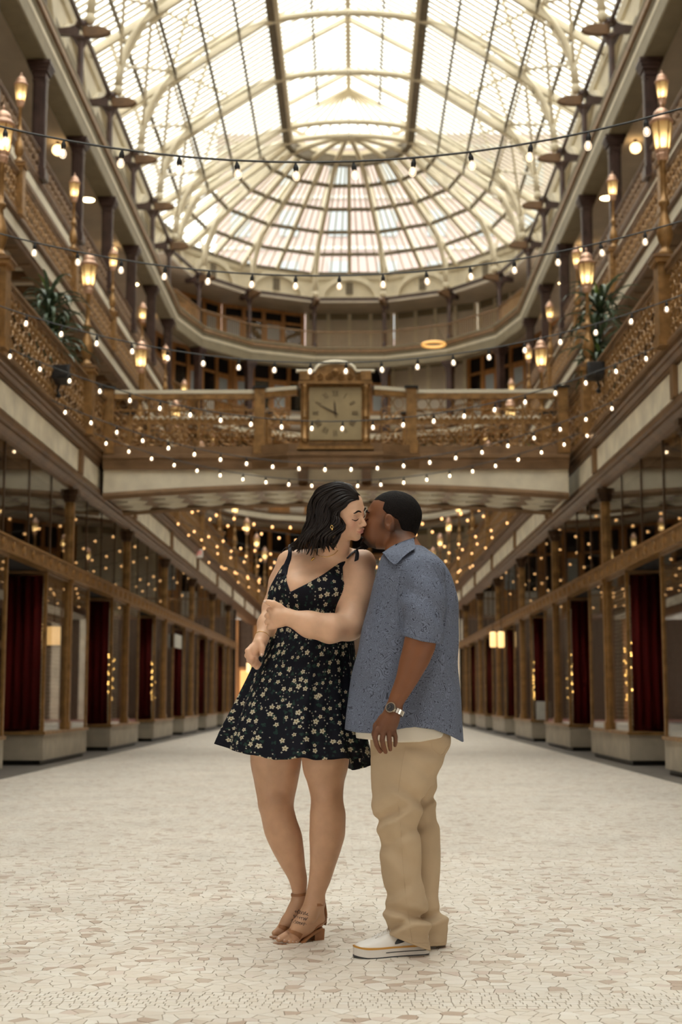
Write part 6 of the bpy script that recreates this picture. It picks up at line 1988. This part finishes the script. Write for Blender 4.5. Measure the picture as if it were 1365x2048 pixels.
# ---- wrist watch
wc = W(790,1422,5.42); axw = Vector(W(784,1432,5.418)-W(800,1396,5.43)).normalized()
face_n = Vector((-.50,-.86,.12)); face_n = (face_n - axw*face_n.dot(axw)).normalized()
tn = axw.cross(face_n).normalized()
wt = bpy.data.objects.new('wrist_watch', None); COL.objects.link(wt); wt.parent = man; wt.location = -ml
tag(wt, 'silver watch with black dial')
RWX, RWY = .0365, .0335
for i in range(22):
    a = 2*PI*(i+.5)/22
    if abs(a) < .42 or abs(a-2*PI) < .42: continue
    p = Vector(wc) + face_n*(RWY*math.cos(a)) + tn*(RWX*math.sin(a))
    nn_ = (face_n*math.cos(a) + tn*math.sin(a)).normalized(); tt = axw.cross(nn_)
    mb = MB(); hw, hh, ht = .0092, .0043, .002
    mb.add([p+axw*sx*hw+tt*sy*hh+nn_*sz*ht for sz in (-1,1) for sx, sy in ((-1,-1),(1,-1),(1,1),(-1,1))], [(0,3,2,1),(4,5,6,7),(0,1,5,4),(1,2,6,5),(2,3,7,6),(3,0,4,7)])
    mchild('link', mb.mesh('link', 'silver'), wt)
def disc(c, n, r_, h0, h1, m_, name, nseg=24):
    n = Vector(n); a = n.cross(Vector((0,0,1))).normalized(); b = n.cross(a)
    vs = [Vector(c)+n*h0+(a*math.cos(t)+b*math.sin(t))*r_ for t in np.linspace(0,2*PI,nseg,endpoint=False)] + [Vector(c)+n*h1+(a*math.cos(t)+b*math.sin(t))*r_ for t in np.linspace(0,2*PI,nseg,endpoint=False)]
    return mchild(name, MB().add(vs, [tuple(range(nseg))[::-1], tuple(range(nseg,2*nseg))] + [(i,(i+1) % nseg,nseg+(i+1) % nseg,nseg+i) for i in range(nseg)]).mesh(name, m_), wt)
dc = Vector(wc) + face_n*(RWY+.003)
disc(dc, face_n, .0205, -.004, .005, 'silver', 'case'); disc(dc, face_n, .0165, .005, .0058, 'shoe_black', 'dial')
for i in range(12):
    a = i*PI/6
    p = dc + face_n*.0061 + (axw*math.cos(a)+tn*math.sin(a))*.0138
    mchild('hour_mark', MB().bar(p, p-(axw*math.cos(a)+tn*math.sin(a))*.0025, .001, .0008, face_n).mesh('hour_mark', 'silver'), wt)
for a, L in ((.6,.011),(2.4,.008)):
    mchild('watch_hand', MB().bar(dc+face_n*.0064, dc+face_n*.0064+(axw*math.cos(a)+tn*math.sin(a))*L, .0012, .0006, face_n).mesh('watch_hand', 'silver'), wt)
# ---- sneakers
def sneaker(heel, ang):
    """local x: heel to toe, z up"""
    t = bpy.data.objects.new('sneaker', None); COL.objects.link(t); t.parent = man
    t.location = Vector(heel)-ml; t.rotation_euler = (0,0,ang)
    L = .305
    us = np.linspace(0, 1, 40)
    half = np.interp(us, *spline([0,.03,.1,.3,.5,.7,.85,.95,1], [.012,.028,.036,.037,.041,.049,.046,.030,.008]))
    cen = np.interp(us, [0,.5,1], [0,.0,.008])
    def outline(k): return [(u*L, c-h*k) for u, c, h in zip(us, cen, half)] + [(u*L, c+h*k) for u, c, h in zip(us[::-1], cen[::-1], half[::-1])]
    def band(k, z0f, z1f, nm, m_):
        o = outline(k); n = len(o)
        vs = [(x, y, z0f(x/L)) for x, y in o] + [(x, y, z1f(x/L)) for x, y in o]
        return mchild(nm, MB().add(vs, [tuple(range(n))[::-1], tuple(range(n,2*n))] + [(i,(i+1) % n,n+(i+1) % n,n+i) for i in range(n)]).mesh(nm, m_), t)
    spring = lambda u: .008*max(0, (u-.8)/.2)**2
    band(1.0, lambda u: 0+spring(u)*.6, lambda u: .006+spring(u), 'outsole', 'shoe_black')
    band(1.015, lambda u: .004+spring(u), lambda u: .034+spring(u), 'midsole', 'shoe_sole')
    band(1.025, lambda u: .032+spring(u), lambda u: .039+spring(u), 'foxing_stripe', 'shoe_orange')
    sd = MB()
    for s_ in (-1, 1):
        pts = [(u*L, np.interp(u, us, cen)+s_*(np.interp(u, us, half)*1.02+.0006), .019) for u in np.linspace(.05, .62, 16)]
        sd.tube(pts, .0016, 4)
    mchild('sole_line', sd.mesh('sole_line', 'shoe_black'), t)
    F = Field((-.02,-.07,.02), (.33,.07,.16), .003)
    def up(X, Y, Z):
        u = np.clip(X/L, 0, 1)
        h = np.interp(u, us, half)*.96; c = np.interp(u, us, cen)
        top = np.interp(u, *spline([0,.12,.3,.42,.55,.7,.85,.95,1], [.100,.108,.112,.108,.092,.072,.060,.052,.038]))
        zz = np.clip((Z-.034)/(top-.034), 0, 1.5)
        w_ = h*np.sqrt(np.clip(1-.72*zz**2.2, .0, 1))
        d = np.abs(Y-c)-w_
        d = smax(d, Z-top, .014)
        return smax(smax(d, .03-Z, .001), np.maximum(-X-.0, X-L*.995), .012)
    F.put(up, (-.01,-.06,.03), (.315,.06,.125), 0)
    V, Q = F.mesh(2)
    mchild('upper', np_mesh('upper', V, Q, 'shoe_white'), t)
    bv = bvh_of(V, Q)
    # laces across the throat
    for i, x in enumerate((.150,.168,.186,.204)):
        pts = []
        for y in np.linspace(-.024+.002*i, .024-.002*i, 9):
            hh = bv.ray_cast(Vector((x+.010*(y/.024), y, .3)), Vector((0,0,-1)))
            if hh[0] is not None: pts.append(hh[0]+hh[1]*.0025)
        if len(pts) > 3: mchild('lace', MB().tube(pts, .0032, 6, flat=.6).mesh('lace', 'shoe_white', True), t)
    for s_ in (-1, 1):
        pts = []
        for x in np.linspace(.135,.222,12):
            hh = bv.ray_cast(Vector((x, s_*(.026-.006*(x-.135)/.087), .3)), Vector((0,0,-1)))
            if hh[0] is not None: pts.append(hh[0]+hh[1]*.0008)
        mchild('eyestay', MB().tube(pts, .0018, 5).mesh('eyestay', 'shoe_sole', True), t)
    mchild('tongue_label', MB().box(.118,.132,-.014,.014,.108,.114).mesh('tongue_label', 'shoe_orange'), t)
    # curved black mark on both sides
    for s_ in (-1, 1):
        lo_, hi_ = [], []
        for i in range(15):
            u = i/14
            x = .150 - .125*u
            z0_ = .046 + .046*u**1.6
            for z, arr in ((z0_, lo_), (z0_ + .028*(1-u)**.9*min(1, .25+u*5), hi_)):
                hh = bv.ray_cast(Vector((x, s_*.2, min(.096, z))), Vector((0,-s_,0)))
                if hh[0] is not None: arr.append(hh[0]+hh[1]*.0012)
        n = min(len(lo_), len(hi_))
        if n > 4:
            vs = lo_[:n]+hi_[:n]; fs = [(i,i+1,n+i+1,n+i) if s_ > 0 else (n+i,n+i+1,i+1,i) for i in range(n-1)]
            vs2 = [v+Vector((0,-s_*.002,0)) for v in vs]
            mchild('side_mark', MB().add(vs+vs2, fs+[tuple(2*n+q for q in f)[::-1] for f in fs]).mesh('side_mark', 'shoe_black', True), t)
    return t
hp = W(857,1900,5.64); hp[2] = 0
tp = W(707,1915,5.545)
sneaker(hp, math.atan2(tp[1]-hp[1], tp[0]-hp[0]))
hp2 = np.array([W(884,1893,5.84)[0], 5.84, 0.0])
sneaker(hp2, math.atan2(tp[1]-hp[1], tp[0]-hp[0])+.12)
